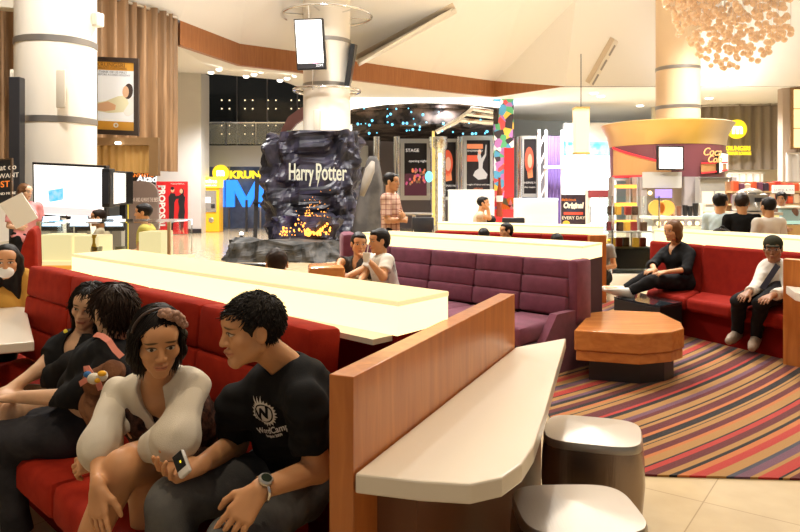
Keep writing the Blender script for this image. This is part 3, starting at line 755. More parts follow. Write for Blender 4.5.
boxthing('loudspeaker','tall black loudspeaker between the two left screens','speaker',P(108.5,188,9.9),(.12,.2,.55),M['black'],0,M['dark'])
for i,(x0,x1,l) in enumerate([(40,62,'left'),(68,90,'middle'),(104,124,'right')]):
    q = [P(x0,227,9.0),P(x1,227,9.0),P(x1-1,215.5,9.3),P(x0+2,216.5,9.3)]
    t,o,ru,uu,n_,W,Hh = tv('kiosk_screen',l+' tilted touch screen in the row under the big screen',q,.02,mat('screen_sky',(.4,.6,.8),.3,es=.9,ecol=(.45,.68,1),var=((.9,.9,.9),6,.4,.6)),.06,group='touch screens under the big screen')
    link('pedestal', MB().box((o.x+W/2,o.y+.15,.5),(.12,.12,1.0)), M['steel'], t)
# hanging board at far left, dark post
def art_menu(panel, blob, word):
    w_ = mat('ink_cream',(.8,.72,.6),.5,es=.3)
    word('What do',.6,.82,.11,w_); word('YOU WANT',.55,.62,.09,w_); word('MOST?',.5,.42,.12,glow('ink_orange',(1,.25,.03),1.0)); word('COFFEE AND MORE',.5,.2,.05,w_)
poster('menu_board','black menu board with cream and orange words at the left edge','board',[P(-12,205,9.5),P(13.5,203,9.5),P(13.5,161,9.5),P(-12,160,9.5)],.04,.02,(M['dark'],art_menu),mat('board_brown',(.10,.06,.03),.4))
one('dark_post', MB().box((P(17,0,10.4).x,10.4,1.6),(.16,.16,3.2)), M['dark'], 'tall dark square post left of the thick column','post', bevel=.01)
# standees
def art_red(panel, blob, word):
    w_ = mat('print_white',(.85,.85,.82),.5); k_ = mat('print_black',(.02,.02,.025),.4); s_ = M['pskin']
    word('PROPOSAL',.17,.52,.31,w_,up=V((1,0,0)),right=V((0,0,-1)),bold=.012); word('THE',.14,.90,.13,w_)
    word('Produced with love',.68,.955,.06,w_)
    blob([(.40,.12),(.42,.05),(.52,.03),(.56,.30),(.58,.60),(.63,.66),(.60,.77),(.46,.78),(.39,.70),(.41,.45)],k_); blob(oval(.52,.84,.055,.05),s_); blob(oval(.515,.87,.055,.032),k_,d=.008)
    blob([(.55,.66),(.75,.68),(.76,.73),(.57,.72)],k_,d=.008)
    blob([(.74,.10),(.80,.05),(.86,.10),(.92,.42),(.90,.55),(.93,.70),(.86,.76),(.74,.74),(.70,.62),(.74,.5),(.70,.36)],k_); blob(oval(.80,.815,.05,.045),s_,d=.009); blob(oval(.83,.80,.06,.07),k_); blob([(.76,.02),(.80,.12),(.86,.12),(.90,.0),(.86,.02),(.82,.08)],s_)
poster('film_standee','tall red cardboard film sign with a couple dressed in black','sign',[P(157,234,24.6),P(188,234,24.6),P(188,181.5,24.6),P(157,181.5,24.6)],.12,0,(mat('scarlet_card',(.62,.02,.025),.4),art_red),M['dark'])
t = thing('information_stand','brown grey stand with a rounded top corner behind the seated man','sign',P(143,240,14)*1)
q = [P(128.5,267,14),P(158,267,14),P(158,196,14),P(157,190,14),P(154,185,14),P(149,182,14),P(142,181,14),P(128.5,181,14)]
link('board', MB().add([p for p in q]+[p+V((0,.08,0)) for p in q],[tuple(range(8)),tuple(range(8,16))[::-1]]+[(i,8+i,8+(i+1)%8,(i+1)%8) for i in range(8)]), mat('brown_grey_board',(.20,.15,.135),.35), t)
link('lettering', text('NOW AND ALWAYS THE BEST',.12,P(144,200,13.98),X1,Z1,sx=.35), mat('pale_ink',(.7,.6,.55),.5), t)
link('post', MB().box((P(127.5,0,14.1).x,14.1,.9),(.06,.06,1.8)), M['yellow'], t)
t = thing('black_signboard','black sign with orange and white words above the brown stand','sign',P(141,183,14.6))
link('board', MB().slab([P(127,264,14.6),P(155,264,14.6),P(155,172,14.6),P(127,172,14.6)],(0,.06,0)), M['black'], t)
link('lettering', text('FANTASTIC',.10,P(141,175.5,14.57),X1,Z1,bold=.002), glow('ink_orange',(1,.25,.03),1.0), t)
link('lettering', text('Akad',.20,P(147,179,14.57),X1,V((.15,0,1)),bold=.006), glow('ink_white',(1,1,1),1.0), t)
# cash machine
t = thing('cash_machine','tall yellow cash machine against the grey white pier','cash machine',(P(210.5,231,26.2).x,26.3,0))
ym = mat('atm_yellow',(.80,.42,.02),.4,es=.25,ecol=(1,.5,.02)); ax_ = P(210.5,231,26.2).x
link('body', MB().rbox((ax_-.02,26.45,.83),(.72,.6,1.66),.03), ym, t)
link('header', MB().rbox((ax_-.02,26.40,1.86),(.76,.66,.40),.02), mat('atm_header',(.8,.6,.05),.4,es=.9,ecol=(1,.75,.05)), t)
link('lettering', text('Online',.22,(ax_-.02,26.05,1.9),X1,Z1,bold=.008), glow('ink_white',(1,1,1),1.0), t); link('lettering', text('KRUNGSRI ATM',.08,(ax_-.02,26.05,1.74),X1,Z1,bold=.004), MATS['ink_white'], t)
link('console', MB().box((ax_+.0,26.14,1.15),(.46,.06,.8)), mat('atm_grey',(.28,.25,.22),.4), t)
link('display', MB().box((ax_-.08,26.10,1.2),(.22,.02,.22)), M['screen'], t); link('keypad', MB().box((ax_+.12,26.10,.98),(.14,.03,.14)), M['dark'], t)
link('emblem', MB().ball((ax_+.04,26.14,.45),(.1,.03,.1),16,8), M['steel'], t, smooth=True)
# atrium behind: dark glass wall, grey band, shop glass
dg = mat('dark_glass_wall',(.018,.022,.026),.12,spec=.6)
t = thing('glass_facade','dark upper glass wall of the atrium with tiny lights','facade',(-5.5,29,3.4))
link('glazing', MB().box((-5.2,29.1,5.2),(7.5,.15,3.6)), dg, t)
for i in range(5): link('mullion', MB().box((-8.0+1.25*i,29.0,5.2),(.05,.06,3.6)), mat('mullion_grey',(.10,.10,.11),.4), t)
mb = MB()
for i in range(14):
    for j in range(5):
        if (i*j+i) % 3: mb.ball((-7.7+i*.32,28.98,3.9+j*.35),.03,6,4)
mb.f and tag(link('point_light', mb, glow('dot_light',(1,.8,.5),2.5), t), kind='stuff')
struct('trim_3', MB().box((-5.3,28.5,2.95),(8,.5,.85)), M['grey'], 'grey spandrel band above the blue letters')
t = thing('balustrade','glass balustrade with steel rail along the upper gallery','railing',(-5,28.2,3.4))
link('pane', MB().box((-5.2,28.2,3.85),(6.6,.03,.85)), mat('hazy_glass',(.7,.75,.75),.1,alpha=.25), t); link('rail', MB().tube([(-8.4,28.2,4.3),(-1.9,28.2,4.3)],.04), M['chrome'], t)
for i in range(6): link('post', MB().box((-8.2+1.2*i,28.2,3.85),(.04,.05,.9)), M['chrome'], t)
# sweeping gallery ramp and the bright cove shop
t = thing('gallery_ramp','curved white and maroon gallery sweeping up behind the centre column','gallery',(-4,27,3.4))
mb = MB(); arc = [P(278,150,27.6),P(281,130,27.6),P(288,117,27.6),P(300,108,27.6),P(320,101,27.6),P(350,97,27.6)]; 
lo_ = [P(283,150,27.6),P(288,134,27.6),P(296,124,27.6),P(308,116,27.6),P(325,110,27.6),P(352,106,27.6)]
for i in range(5): mb.slab([lo_[i],lo_[i+1],arc[i+1],arc[i]],(0,.4,0))
link('fascia', mb, mat('maroon_fascia',(.22,.10,.11),.35), t)
mb = MB()
for i in range(5): mb.slab([P(283+i*14,152,27.9),P(297+i*14,152,27.9),lo_[i+1]+V((0,.3,0)),lo_[i]+V((0,.3,0))],(0,.1,0))
link('back_wall', mb, mat('lit_shop_wall',(.75,.72,.62),.5,es=.55,ecol=(1,.92,.75)), t)
mb = MB(); mb.tube([P(352,128,27.3),P(330,132,27),P(312,137,26.8),P(302,145,26.7)],.09); link('cove_light', mb, glow('cove_white',(1,.98,.85),3), t)
mb = MB(); mb.box(P(292,141,27.4),(.35,.2,.8)); link('cabinet', mb, mat('shop_green',(.15,.30,.22),.4), t)
# ground floor shop glass with blue letters and bank sign
struct('window_1', MB().box((-5,29.2,1.3),(8,.1,2.6)), mat('shop_glass',(.05,.07,.10),.1,es=.10,ecol=(.20,.25,.36),var=((.18,.20,.24),1.2,.4,.62)), 'dim shop window behind the blue letters')
for i in range(6): link('mullion', MB().box((-8.4+1.3*i,29.1,1.3),(.06,.06,2.6)), M['steel'], bpy.data.objects['window_1'])
t = thing('blue_letter_sign','huge glowing blue capital letters at floor level beyond the pier','sign',(-6.1,27.6,.8))
bl = glow('letter_blue',(.02,.24,1.0),1.5)
def block(x0,x1,shape):
    z0,z1 = P(0,207,27.6).z,P(0,180,27.6).z
    return MB().add([(x0+(x1-x0)*x,27.55+dy,z0+(z1-z0)*z) for dy in (0,.22) for x,z in shape],[tuple(range(len(shape))),tuple(range(len(shape),2*len(shape)))[::-1]]+[(i,len(shape)+i,len(shape)+(i+1)%len(shape),(i+1)%len(shape)) for i in range(len(shape))])
xa = lambda px: P(px,0,27.6).x
link('letter', block(xa(219.5),xa(223.5),[(0,0),(1,0),(1,1),(0,1)]), bl, t)
link('letter', block(xa(226),xa(266),[(0,0),(.2,0),(.2,.62),(.42,0),(.58,0),(.8,.62),(.8,0),(1,0),(1,1),(.74,1),(.5,.34),(.26,1),(0,1)]), bl, t)
link('letter', block(xa(269),xa(288),[(0,0),(1,0),(1,1),(0,1)]), bl, t)
t = thing('bank_sign','round yellow disc and yellow capitals above the blue letters','sign',(-6.2,27.9,2.1))
def disc(c,r,d,n=28): return MB().add([V(c)+V((r*math.cos(2*PI*i/n),dy,r*math.sin(2*PI*i/n))) for dy in (0,d) for i in range(n)],[tuple(range(n)),tuple(range(n,2*n))[::-1]]+[(i,n+i,n+(i+1)%n,(i+1)%n) for i in range(n)])
link('disc', disc(P(220.5,173,27.9),.33,.1), M['yellow'], t); link('emblem', text('m',.42,P(220.5,172.5,27.85),X1,Z1,bold=.02), glow('sign_white',(1,1,.85),2), t)
link('lettering', text('KRUNGSRI',.40,P(229.5,175,27.8),X1,Z1,.05,'LEFT',bold=.02,sx=1.12), M['yellow'], t)
# bollard and leaning pylon by the rock
t = thing('sign_pylon','thin dark leaning pylon left of the rocks','sign',(P(256,243,20.6).x,20.6,0))
link('shaft', MB().hexa([P(253,241,20.6),P(257,241,20.6),P(257,241,20.7),P(253,241,20.7),P(255,177,20.6),P(259.5,177,20.6),P(259.5,177,20.7),P(255,177,20.7)]), M['dark'], t); link('collar', MB().box(P(257,203,20.6),(.2,.2,.05)), M['black'], t)
t = thing('bollard','short dark bollard with a white lit cap on the shiny floor','bollard',(P(241.5,240,21.3).x,21.3,0))
link('post', MB().lathe((P(241.5,240,21.3).x,21.3,0),[(.07,0),(.06,.15),(.06,.2)],12), M['dark'], t); link('cap', MB().lathe((P(241.5,240,21.3).x,21.3,.2),[(.06,0),(.06,.07),(0,.09)],12), glow('lamp_white',(1,.95,.85),6), t)
one('thin_post', MB().tube([(P(246.5,0,26.5).x,26.5,0),(P(246.5,0,26.5).x,26.5,1.2)],.05), M['dark'],'thin black post below the blue letters','post')

# ================================================================ ROCK DISPLAY ROUND THE CENTRE COLUMN
rock = mat('glossy_black_rock',(.012,.012,.018),.36,spec=.35,var=((.045,.040,.065),3,.4,.7),bump=(9,.5))
rockg = mat('grey_rock',(.025,.025,.024),.6,spec=.2,var=((.085,.080,.075),4,.35,.7),bump=(9,.6))
from mathutils import noise as NZ
def crag(v, s, a, seed):
    p = V(v)*s+V((seed,seed*1.7,0))
    return NZ.voronoi(p)[0][0]*a+NZ.noise(p*2.7)*a*.35
def rockwall(x0,x1,y0,y1,z0,z1,nx,nz,seed,taper=.04,amp=1.0):
    cx, cy = (x0+x1)/2,(y0+y1)/2; mb = MB(); vs = []
    for j in range(nz+1):
        for i in range(nx):
            a = 2*PI*i/nx; e = .35
            ca, sa = math.cos(a), math.sin(a); x = math.copysign(abs(ca)**e,ca); y = math.copysign(abs(sa)**e,sa)
            t_ = j/nz; d = V((ca,sa,0)); r_ = 1-taper*t_
            p = V((cx+x*(x1-x0)/2*r_, cy+y*(y1-y0)/2*r_, z0+(z1-z0)*t_))
            q = V((p.x*1.6,p.y*1.6,p.z*.75))
            o = (crag(q,1.1,.46,seed)+crag(p,2.8,.20,seed+3)+crag(p,6,.05,seed+5))*amp
            vs.append(p+d*(o-.33*amp)+V((0,0,(crag(p,1.6,.22,seed+7)-.12)*t_*amp)))
    mb.add(vs,[(j*nx+i,j*nx+(i+1)%nx,(j+1)*nx+(i+1)%nx,(j+1)*nx+i) for j in range(nz) for i in range(nx)]+[tuple(nz*nx+i for i in range(nx))])
    return mb
t = thing('rock_display','black craggy rock wall display with silver lettering and glowing embers','display',(-2.2,17.2,0))
xl, xr = P(268,0,17).x, P(357,0,17).x
link('rock_wall', rockwall(xl-.02,xr+.0,16.95,18.9,0,2.95,110,40,1.3), rock, t)
link('ledge', rockwall(P(270,0,16).x,P(338,0,16).x,15.9,17.0,0,.95,80,14,4.1,.1), rock, t)
link('rock_base', rockwall(P(224,0,15.6).x+.1,P(345,0,15.6).x-.1,14.9,16.6,0,.42,130,9,6.1,.1,.8), rockg, t)
ly = P(0,0,16.55)
o_ = P(294,174,16.30)
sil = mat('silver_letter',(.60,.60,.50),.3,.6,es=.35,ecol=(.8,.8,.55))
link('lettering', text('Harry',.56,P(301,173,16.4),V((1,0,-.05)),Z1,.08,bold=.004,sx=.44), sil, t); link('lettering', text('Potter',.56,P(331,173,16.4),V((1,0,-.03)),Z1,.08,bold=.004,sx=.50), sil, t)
link('bolt_stroke', MB().slab([P(317,187,16.36),P(319.5,178,16.36),P(318,178,16.36),P(320.5,166,16.36)],(0,.06,0)), sil, t)
r3 = random.Random(4); mb = MB()
for i in range(230):
    u = r3.gauss(0,1); h_ = abs(r3.gauss(0,1))
    p = P(313+u*7-h_*1.5+h_*h_*1.2, 235-h_*15, 15.75+h_*.25-.02*abs(u)); s_ = r3.uniform(.008,.026)*(1.3-min(1,h_*.5)); mb.ball(p,(s_,s_,s_*1.5),5,4)
for i in range(25): mb.ball(P(286+r3.gauss(0,4),232+r3.gauss(0,3),15.75),r3.uniform(.01,.03),5,4)
tag(link('ember', mb, glow('ember_orange',(1,.36,.05),3.2), t), kind='stuff')
# plain dark draped stand beside the rock
t = thing('draped_stand','tall dark grey draped cloth stand right of the rock wall','stand',(P(370,0,16).x,16,0))
prof = [(352,240),(355,215),(358,190),(362,172),(367,160),(373,155),(378,158),(382,170),(384,195),(384,240)]
n_ = 40; vs = []; 
for k_,(z,wl,wr_) in enumerate([(0,350,386),(.55,352,385),(1.1,356,384),(1.6,360,383),(1.95,363,381),(2.2,366,379),(2.32,369,376)]):
    cx = (P(wl,0,16).x+P(wr_,0,16).x)/2; hw = (P(wr_,0,16).x-P(wl,0,16).x)/2
    for i in range(n_):
        a = 2*PI*i/n_; f_ = 1+.10*math.sin(7*a+.5*z)*(1-z/3); vs.append((cx+hw*f_*math.cos(a),16+hw*.6*f_*math.sin(a),z))
link('cloth', MB().add(vs,[(j*n_+i,j*n_+(i+1)%n_,(j+1)*n_+(i+1)%n_,(j+1)*n_+i) for j in range(6) for i in range(n_)]+[tuple(6*n_+i for i in range(n_))]), mat('grey_cloth',(.075,.068,.062),.8,var=((.04,.036,.034),3,.4,.6)), t, smooth=True)
mb = MB(); mb.tube([P(362,196,15.5),P(366,182,15.55),P(370,170,15.6),P(373,162,15.7)],[.05,.10,.11,.05],10); link('hood_fold', mb, mat('pale_cloth',(.19,.165,.135),.8), t, smooth=True)

# rings with hanging screens round the centre column
def ringrack(name, lab, z, R_, tube, spokes):
    t = thing(name, lab, 'ring', (-1.87,17.9,z)); pts = [( -1.87+R_*math.cos(2*PI*i/48),17.9+R_*math.sin(2*PI*i/48),z) for i in range(49)]
    link('hoop', MB().tube(pts,tube,8,False), M['chrome'], t, smooth=True)
    for k in range(spokes):
        a = 2*PI*k/spokes+.3; link('spoke', MB().tube([(-1.87+.58*math.cos(a),17.9+.58*math.sin(a),z),(-1.87+R_*math.cos(a),17.9+R_*math.sin(a),z)],.018), M['chrome'], t)
ringrack('steel_ring','large upper steel hoop round the centre column',P(0,16,17.9).z,1.14,.035,6)
ringrack('steel_ring','smaller lower steel hoop round the centre column',P(0,91,17.9).z,.84,.04,6)
t,o,ru,uu,n_,W,Hh = tv('hanging_screen','bright tilted upright screen hung left of the centre column',[P(297,70,16.9),P(325.5,69,16.7),P(322.5,18,16.7),P(293.5,19,16.9)],.035,mat('screen_art',(.8,.8,.8),.3,es=1.2,ecol=(1,.97,.94)))
link('footer', MB().slab([o+ru*.03+uu*.03+n_*.008,o+ru*(W-.03)+uu*.03+n_*.008,o+ru*(W-.03)+uu*.15+n_*.008,o+ru*.03+uu*.15+n_*.008],n_*.004), M['dark'], t)
link('lettering', text('2DM',.09,o+ru*(W-.14)+uu*.09+n_*.016,ru,uu), glow('ink_white',(1,1,1),1.0), t)
r3 = random.Random(9)
for k,c in enumerate([(.95,.6,.55),(.9,.8,.4),(.55,.65,.8),(.85,.45,.6),(.7,.6,.5)]):
    x = W*(.3+.13*k*1.0); y = Hh*(.25+.06*(k%3)); s_ = .05+.03*(k%2)
    link('picture', MB().slab([o+ru*(x-s_)+uu*(y-s_*2.2)+n_*.008,o+ru*(x+s_)+uu*(y-s_*2)+n_*.008,o+ru*(x+s_*.6)+uu*(y+s_*2.5)+n_*.008,o+ru*(x-s_*.8)+uu*(y+s_*2)+n_*.008],n_*.004), mat('screen_tint%d'%k,c,.3,es=.9,ecol=c), t)
link('hanger', MB().tube([o+ru*W*.55+uu*Hh,o+ru*W*.52+uu*Hh+V((0,0,.35))],.015), M['chrome'], t)
link('hanger', MB().tube([o+ru*W*.55-n_*.03,o+ru*W*.55-V((0,0,.5))],.012), M['chrome'], t)
q = [P(349,86,17.3),P(351.5,83,18.3),P(357.5,45,18.3),P(355,44,17.3)]
t,o,ru,uu,n_,W,Hh = tv('hanging_screen','dark screen seen edge on, right of the centre column',q,.03,M['dark'],.12)
# hanging paper lantern
t = thing('hanging_lantern','tall square paper lantern hanging over the food counters','lamp',P(581,155,18))
c_ = P(581,131,18); link('shade', MB().box(c_,(.34,.34,1.2)), mat('lantern_paper',(.7,.5,.25),.6,es=.75,ecol=(1,.78,.42)), t)
for z in (.58,-.58): link('frame', MB().box(c_+V((0,0,z)),(.37,.37,.05)), mat('lantern_gold',(.45,.28,.08),.4), t)
link('cord', MB().tube([c_+V((0,0,.6)),V((c_.x,c_.y,5.05))],.012), M['dark'], t)
# ================================================================ CINEMA LOBBY BEHIND (CENTRE)
t = thing('mirrored_canopy','dark mirrored lobby ceiling with tiny blue lights under a white cove','canopy',(1.5,26,3.6))
mc = mat('mirror_black',(.05,.045,.045),.08,.7,var=((.30,.24,.22),1.6,.45,.62),stretch=(1,3,1))
mb = MB(); A_ = [P(352,112,25),P(400,108,25),P(450,108,25),P(497,112,25)]; B_ = [P(352,140,28.5),P(400,142,28.5),P(450,140,28.5),P(500,134,28.5)]
for i in range(3): mb.slab([A_[i],A_[i+1],B_[i+1],B_[i]],(0,0,.12))
link('mirror', mb, mc, t)
mb = MB(); 
top = [P(350,100,24.9),P(385,95.5,24.9),P(420,94.5,24.9),P(460,96.5,24.9),P(500,102,24.9)]; bo = [P(350,109,24.9),P(385,104,24.9),P(420,102,24.9),P(460,103,24.9),P(500,107,24.9)]
for i in range(4): mb.slab([bo[i],bo[i+1],top[i+1],top[i]],(0,.3,0))
link('cove_light', mb, glow('cove_white',(1,.98,.85),3), t)
mb = MB()
for i in range(4): mb.slab([P(350+37*i,124,25.1),P(387+37*i,124,25.1),bo[i+1]+V((0,.2,0)),bo[i]+V((0,.2,0))],(0,.15,0))
link('dark_fascia', mb, mc, t)
mb = MB(); r3 = random.Random(3)
for i in range(45): mb.ball(P(r3.uniform(355,492),r3.uniform(108,134),24.95),r3.choice([.025,.035,.05]),5,4)
tag(link('star_light', mb, glow('star_blue',(.15,.65,1),2), t), kind='stuff')
for k,(y0,y1) in enumerate([(132,124),(128,118),(124,113)]):
    link('chrome_rib', MB().tube([P(436+8*k,y0,25.0),P(460+6*k,y1-4,25.0),P(493,y1-1,25.0)],.10), M['chrome'], t)
struct('trim_4', MB().box((2.6,29.2,1.9),(8.4,.2,3.8)), mat('lobby_wall',(.20,.17,.18),.35), 'dark lobby wall behind the film posters')
al = mat('silver_frame',(.62,.62,.60),.3,.7)
def art_crowd(panel, blob, word):
    w_ = glow('poster_white',(1,.9,.8),.8); o_ = glow('poster_orange',(1,.30,.12),.7); k=random.Random(2)
    panel(0,.0,1,.42,glow('poster_maroon',(.14,.03,.05),.5),d=.003); word('STAGE',.36,.86,.18,w_); word('opening night',.60,.66,.13,w_)
    for i in range(38): blob(oval(k.uniform(.06,.94),k.uniform(.22,.50),.05,.03,8),[o_,glow('poster_pink',(.8,.15,.3),.6),M['pskin']][i%3])
def art_face(panel, blob, word):
    blob(oval(.45,.62,.36,.24),glow('poster_red',(.9,.12,.05),.6)); blob(oval(.5,.60,.18,.13),glow('poster_skin',(1,.50,.32),.6),d=.01); word('IN CINEMAS NOW',.5,.20,.11,MATS['poster_white']); word('this season',.5,.12,.10,MATS['poster_white']); blob([(.3,.4),(.7,.45),(.75,.30),(.35,.28)],MATS['poster_orange'])
def art_dancer(panel, blob, word):
    g_ = glow('poster_grey',(.75,.68,.62),.55); panel(.02,.6,.6,.72,MATS['poster_red']); panel(.02,.84,.7,.93,MATS['poster_orange']); word('ENCHANTED',.36,.80,.10,MATS['poster_white'])
    blob([(.50,.80),(.58,.78),(.64,.66),(.78,.74),(.82,.92),(.86,.91),(.84,.72),(.70,.58),(.68,.48),(.90,.36),(.84,.28),(.5,.26),(.28,.34),(.36,.42),(.52,.47),(.52,.58),(.46,.68)],g_); blob(oval(.56,.78,.07,.05),MATS['poster_skin'],d=.01); word('A night of dance and song',.5,.17,.09,MATS['poster_white']); word('only here',.5,.10,.09,MATS['poster_orange'])
pd = mat('poster_black',(.02,.015,.017),.3)
def lobby_poster(x0,x1,y0,y1,Y,fr,art,lab):
    return poster('film_poster',lab,'poster',[P(x0,y1,Y),P(x1,y1,Y),P(x1,y0,Y),P(x0,y0,Y)],.15,fr,(pd,art),al,'lobby film posters')
lobby_poster(400,431,139,200,27.5,.17,art_crowd,'silver framed poster showing a red crowd, left of the glittering pillar')
lobby_poster(437,459,139,200,27.6,.13,art_face,'silver framed poster with a red glowing face, right of the glittering pillar')
lobby_poster(462,494,136,198,27.4,.17,art_dancer,'silver framed poster of a pale dancer, next to the cartoon pillar')
lobby_poster(520,539,136,197,27.4,.13,art_face,'narrow reddish poster right of the cartoon pillar')
for i,(x,l) in enumerate([(377,'left of the first poster'),(397,'beside the first poster'),(460,'between the second and third posters'),(519,'right of the cartoon pillar')]):
    one('chrome_post', MB().lathe((P(x,0,26.6).x,26.6,0),[(.13,0),(.13,3.6)],14), M['chrome'], 'slim shiny chrome post '+l,'post','chrome lobby posts', smooth=.6)
t = thing('glitter_pillar','sparkling gold and silver pillar between two film posters','pillar',(P(438,0,25.5).x,25.5,0))
gl = mat('glitter',(.75,.70,.50),.15,1,var=((.9,.95,1),8,.4,.6),bump=(20,1)); cx = P(438,0,25.5).x
link('shaft', MB().lathe((cx,25.5,0),[(.28,0),(.28,3.0),(.34,3.15),(.34,3.5)],20), gl, t, smooth=.6)
link('gold_strip', MB().box((cx-.18,25.26,2.0),(.1,.05,3.4)), mat('gold_lit',(.8,.6,.15),.3,.6,es=.5,ecol=(1,.8,.3)), t); link('light_strip', MB().box((cx+.06,25.2,1.6),(.12,.05,2.6)), glow('cool_strip',(.85,.95,1),1.6), t); link('heart_lamp', MB().ball((cx-.34,25.2,2.05),(.14,.1,.2),12,8), glow('cyan_lamp',(.2,.85,1),1.6), t, smooth=True)
# pillar wrapped in colourful shapes with a bottle picture
t = thing('cartoon_pillar','pillar wrapped in a colourful doodle print with a red soda bottle','pillar',(P(503,0,25.2).x,25.2,0))
m_ = mat('doodle',(.4,.1,.1),.4)
nt = m_.node_tree; b = nt.nodes['Principled BSDF']; vo = nd(nt,'ShaderNodeTexVoronoi'); vo.inputs['Scale'].default_value = 4.5; tc = nd(nt,'ShaderNodeTexCoord'); nt.links.new(tc.outputs['Object'],vo.inputs['Vector'])
sp = nd(nt,'ShaderNodeSeparateColor'); nt.links.new(vo.outputs['Color'],sp.inputs[0]); rr = ramp(nt,[(0,(.85,.85,.8)),(.2,(.75,.10,.10)),(.35,(.85,.55,.08)),(.5,(.10,.35,.55)),(.62,(.05,.04,.05)),(.75,(.12,.45,.2)),(.88,(.5,.2,.5))],'CONSTANT'); nt.links.new(sp.outputs[0],rr.inputs[0]); nt.links.new(rr.outputs[0],b.inputs['Base Color']); nt.links.new(rr.outputs[0],b.inputs['Emission Color']); b.inputs['Emission Strength'].default_value = .35
x0,x1 = P(494,0,25.2).x,P(513.5,0,25.2).x; zt = P(0,97,25.2).z
link('panel', MB().box(((x0+x1)/2,25.3,2.9),(x1-x0,.3,2*(zt-2.9))), m_, t)
link('panel', MB().box(((x0+x1)/2,25.3,.65),(x1-x0,.3,1.3)), mat('soda_red',(.62,.03,.03),.4,es=.3,ecol=(.8,.04,.04)), t)
zb = P(0,148,25.2).z; link('panel', MB().box(((x0+x1)/2+.18,25.29,(1.3+zb)/2),((x1-x0)*.5,.3,zb-1.3)), MATS['soda_red'], t); link('panel', MB().box(((x0+x1)/2-.18,25.3,1.1),((x1-x0)*.5,.29,1.6)), mat('deep_maroon',(.12,.02,.02),.4), t)
bz = [(.10,0),(.11,.1),(.085,.35),(.105,.6),(.09,.85),(.045,1.15),(.04,1.35),(.05,1.4)]
link('bottle_picture', MB().lathe(((x0+x1)/2-.16,25.16,.62),[(a*1.15,c) for a,c in bz],14), mat('cola_brown',(.20,.035,.012),.2,es=.15,ecol=(.6,.1,.03)), t, smooth=True)
link('label', MB().lathe(((x0+x1)/2-.16,25.15,1.15),[(.118,0),(.125,.22)],14), mat('soda_white',(.8,.75,.72),.4), t)
# white booth backs and tables in the lobby
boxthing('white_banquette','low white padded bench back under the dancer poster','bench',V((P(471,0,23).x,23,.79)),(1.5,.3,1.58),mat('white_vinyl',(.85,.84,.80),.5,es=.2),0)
t = thing('lobby_counter','bright white counter with small items right of the cartoon pillar','counter',(P(533,0,24).x,24,0))
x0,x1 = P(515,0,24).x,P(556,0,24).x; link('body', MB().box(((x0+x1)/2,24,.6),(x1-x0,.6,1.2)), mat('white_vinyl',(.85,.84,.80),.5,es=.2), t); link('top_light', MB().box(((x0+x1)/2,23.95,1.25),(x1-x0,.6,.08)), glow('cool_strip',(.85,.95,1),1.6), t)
# soda panes, purple drape and truss by the bright shop
t = thing('truss_frame','white lattice frame with a violet drape beside the bright shop','frame',(P(548,0,26).x,26,0))
for x in (539,546,562): link('upright', MB().box((P(x,0,26).x,26,1.9),(.09,.09,3.8)), mat('white_gloss',(.85,.85,.85),.3), t)
for k in range(5):
    za = .5+.65*k; link('brace', MB().tube([(P(539,0,26).x,26,za),(P(546,0,26).x,26,za+.6)],.03), MATS['white_gloss'], t)
link('crossbar', MB().box((P(554,0,26).x,25.95,P(0,167,26).z),(.8,.08,.10)), MATS['white_gloss'], t)
link('drape', curtain([(P(546,0,26.3).x,26.3),(P(563,0,26.3).x,26.3)],0,3.6,.04,.15,2), mat('violet_drape',(.16,.10,.30),.6), t, smooth=True)
# bright shop: glowing white wall with cyan bands
t = thing('bright_shopfront','dazzling white shopfront with a cyan light band at the back','shopfront',(P(590,0,26.5).x,26.5,0))
x0,x1 = P(563,0,26.5).x,P(615,0,26.5).x; zt = P(0,142,26.5).z; zm = P(0,156,26.5).z
link('lit_wall', MB().box(((x0+x1)/2,26.5,zm/2),(x1-x0,.2,zm)), glow('shop_white',(.92,1,1),4), t); link('cyan_band', MB().box(((x0+x1)/2,26.5,(zm+zt)/2+.0),(x1-x0,.25,zt-zm)), mat('cyan_band',(.1,.5,.55),.3,es=.8,ecol=(.15,.75,.85),var=((.5,.85,.9),3,.4,.6)), t)
link('header', MB().box(((x0+x1)/2,26.4,zt+.35),(x1-x0,.3,.7)), mat('pale_header',(.72,.74,.74),.5), t)
for k in (.05,.42,.97): link('mullion', MB().box((x0+(x1-x0)*k,26.3,zt/2),(.06,.06,zt)), MATS['white_gloss'], t)
t = thing('drinks_cooler','bright glass drinks cooler with a red header','cooler',(P(600,0,22).x,22,0))
x0,x1 = P(588,0,22).x,P(611,0,22).x; zt = P(0,190,22).z
link('cabinet', MB().box(((x0+x1)/2,22.2,zt/2),(x1-x0,.5,zt)), M['white'], t); link('glow_door', MB().box(((x0+x1)/2+.02,21.93,(zt-.25)/2+.1),(x1-x0-.12,.04,zt-.45)), glow('shop_white',(.92,1,1),4), t)
link('header', MB().box(((x0+x1)/2,21.95,zt-.12),(x1-x0,.1,.24)), mat('header_red',(.45,.10,.12),.4), t); link('handle', MB().box((x0+.05,21.9,.8),(.03,.04,.5)), M['chrome'], t)
def art_biscuit(panel, blob, word):
    blob(oval(.5,.66,.42,.20),mat('sign_blue_black',(.03,.03,.06),.4)); word('Original',.5,.66,.22,glow('sign_cream',(1,.85,.6),.9),bold=.012,sx=.8,up=V((.12,0,1))); word('delicious',.30,.84,.12,glow('ink_orange',(1,.25,.03),1.0)); panel(.1,.38,.9,.46,mat('header_red2',(.7,.08,.05),.4)); word('EVERY DAY',.5,.28,.13,MATS['sign_cream']); blob(oval(.2,.12,.15,.08),mat('gold_print',(.75,.42,.05),.4))
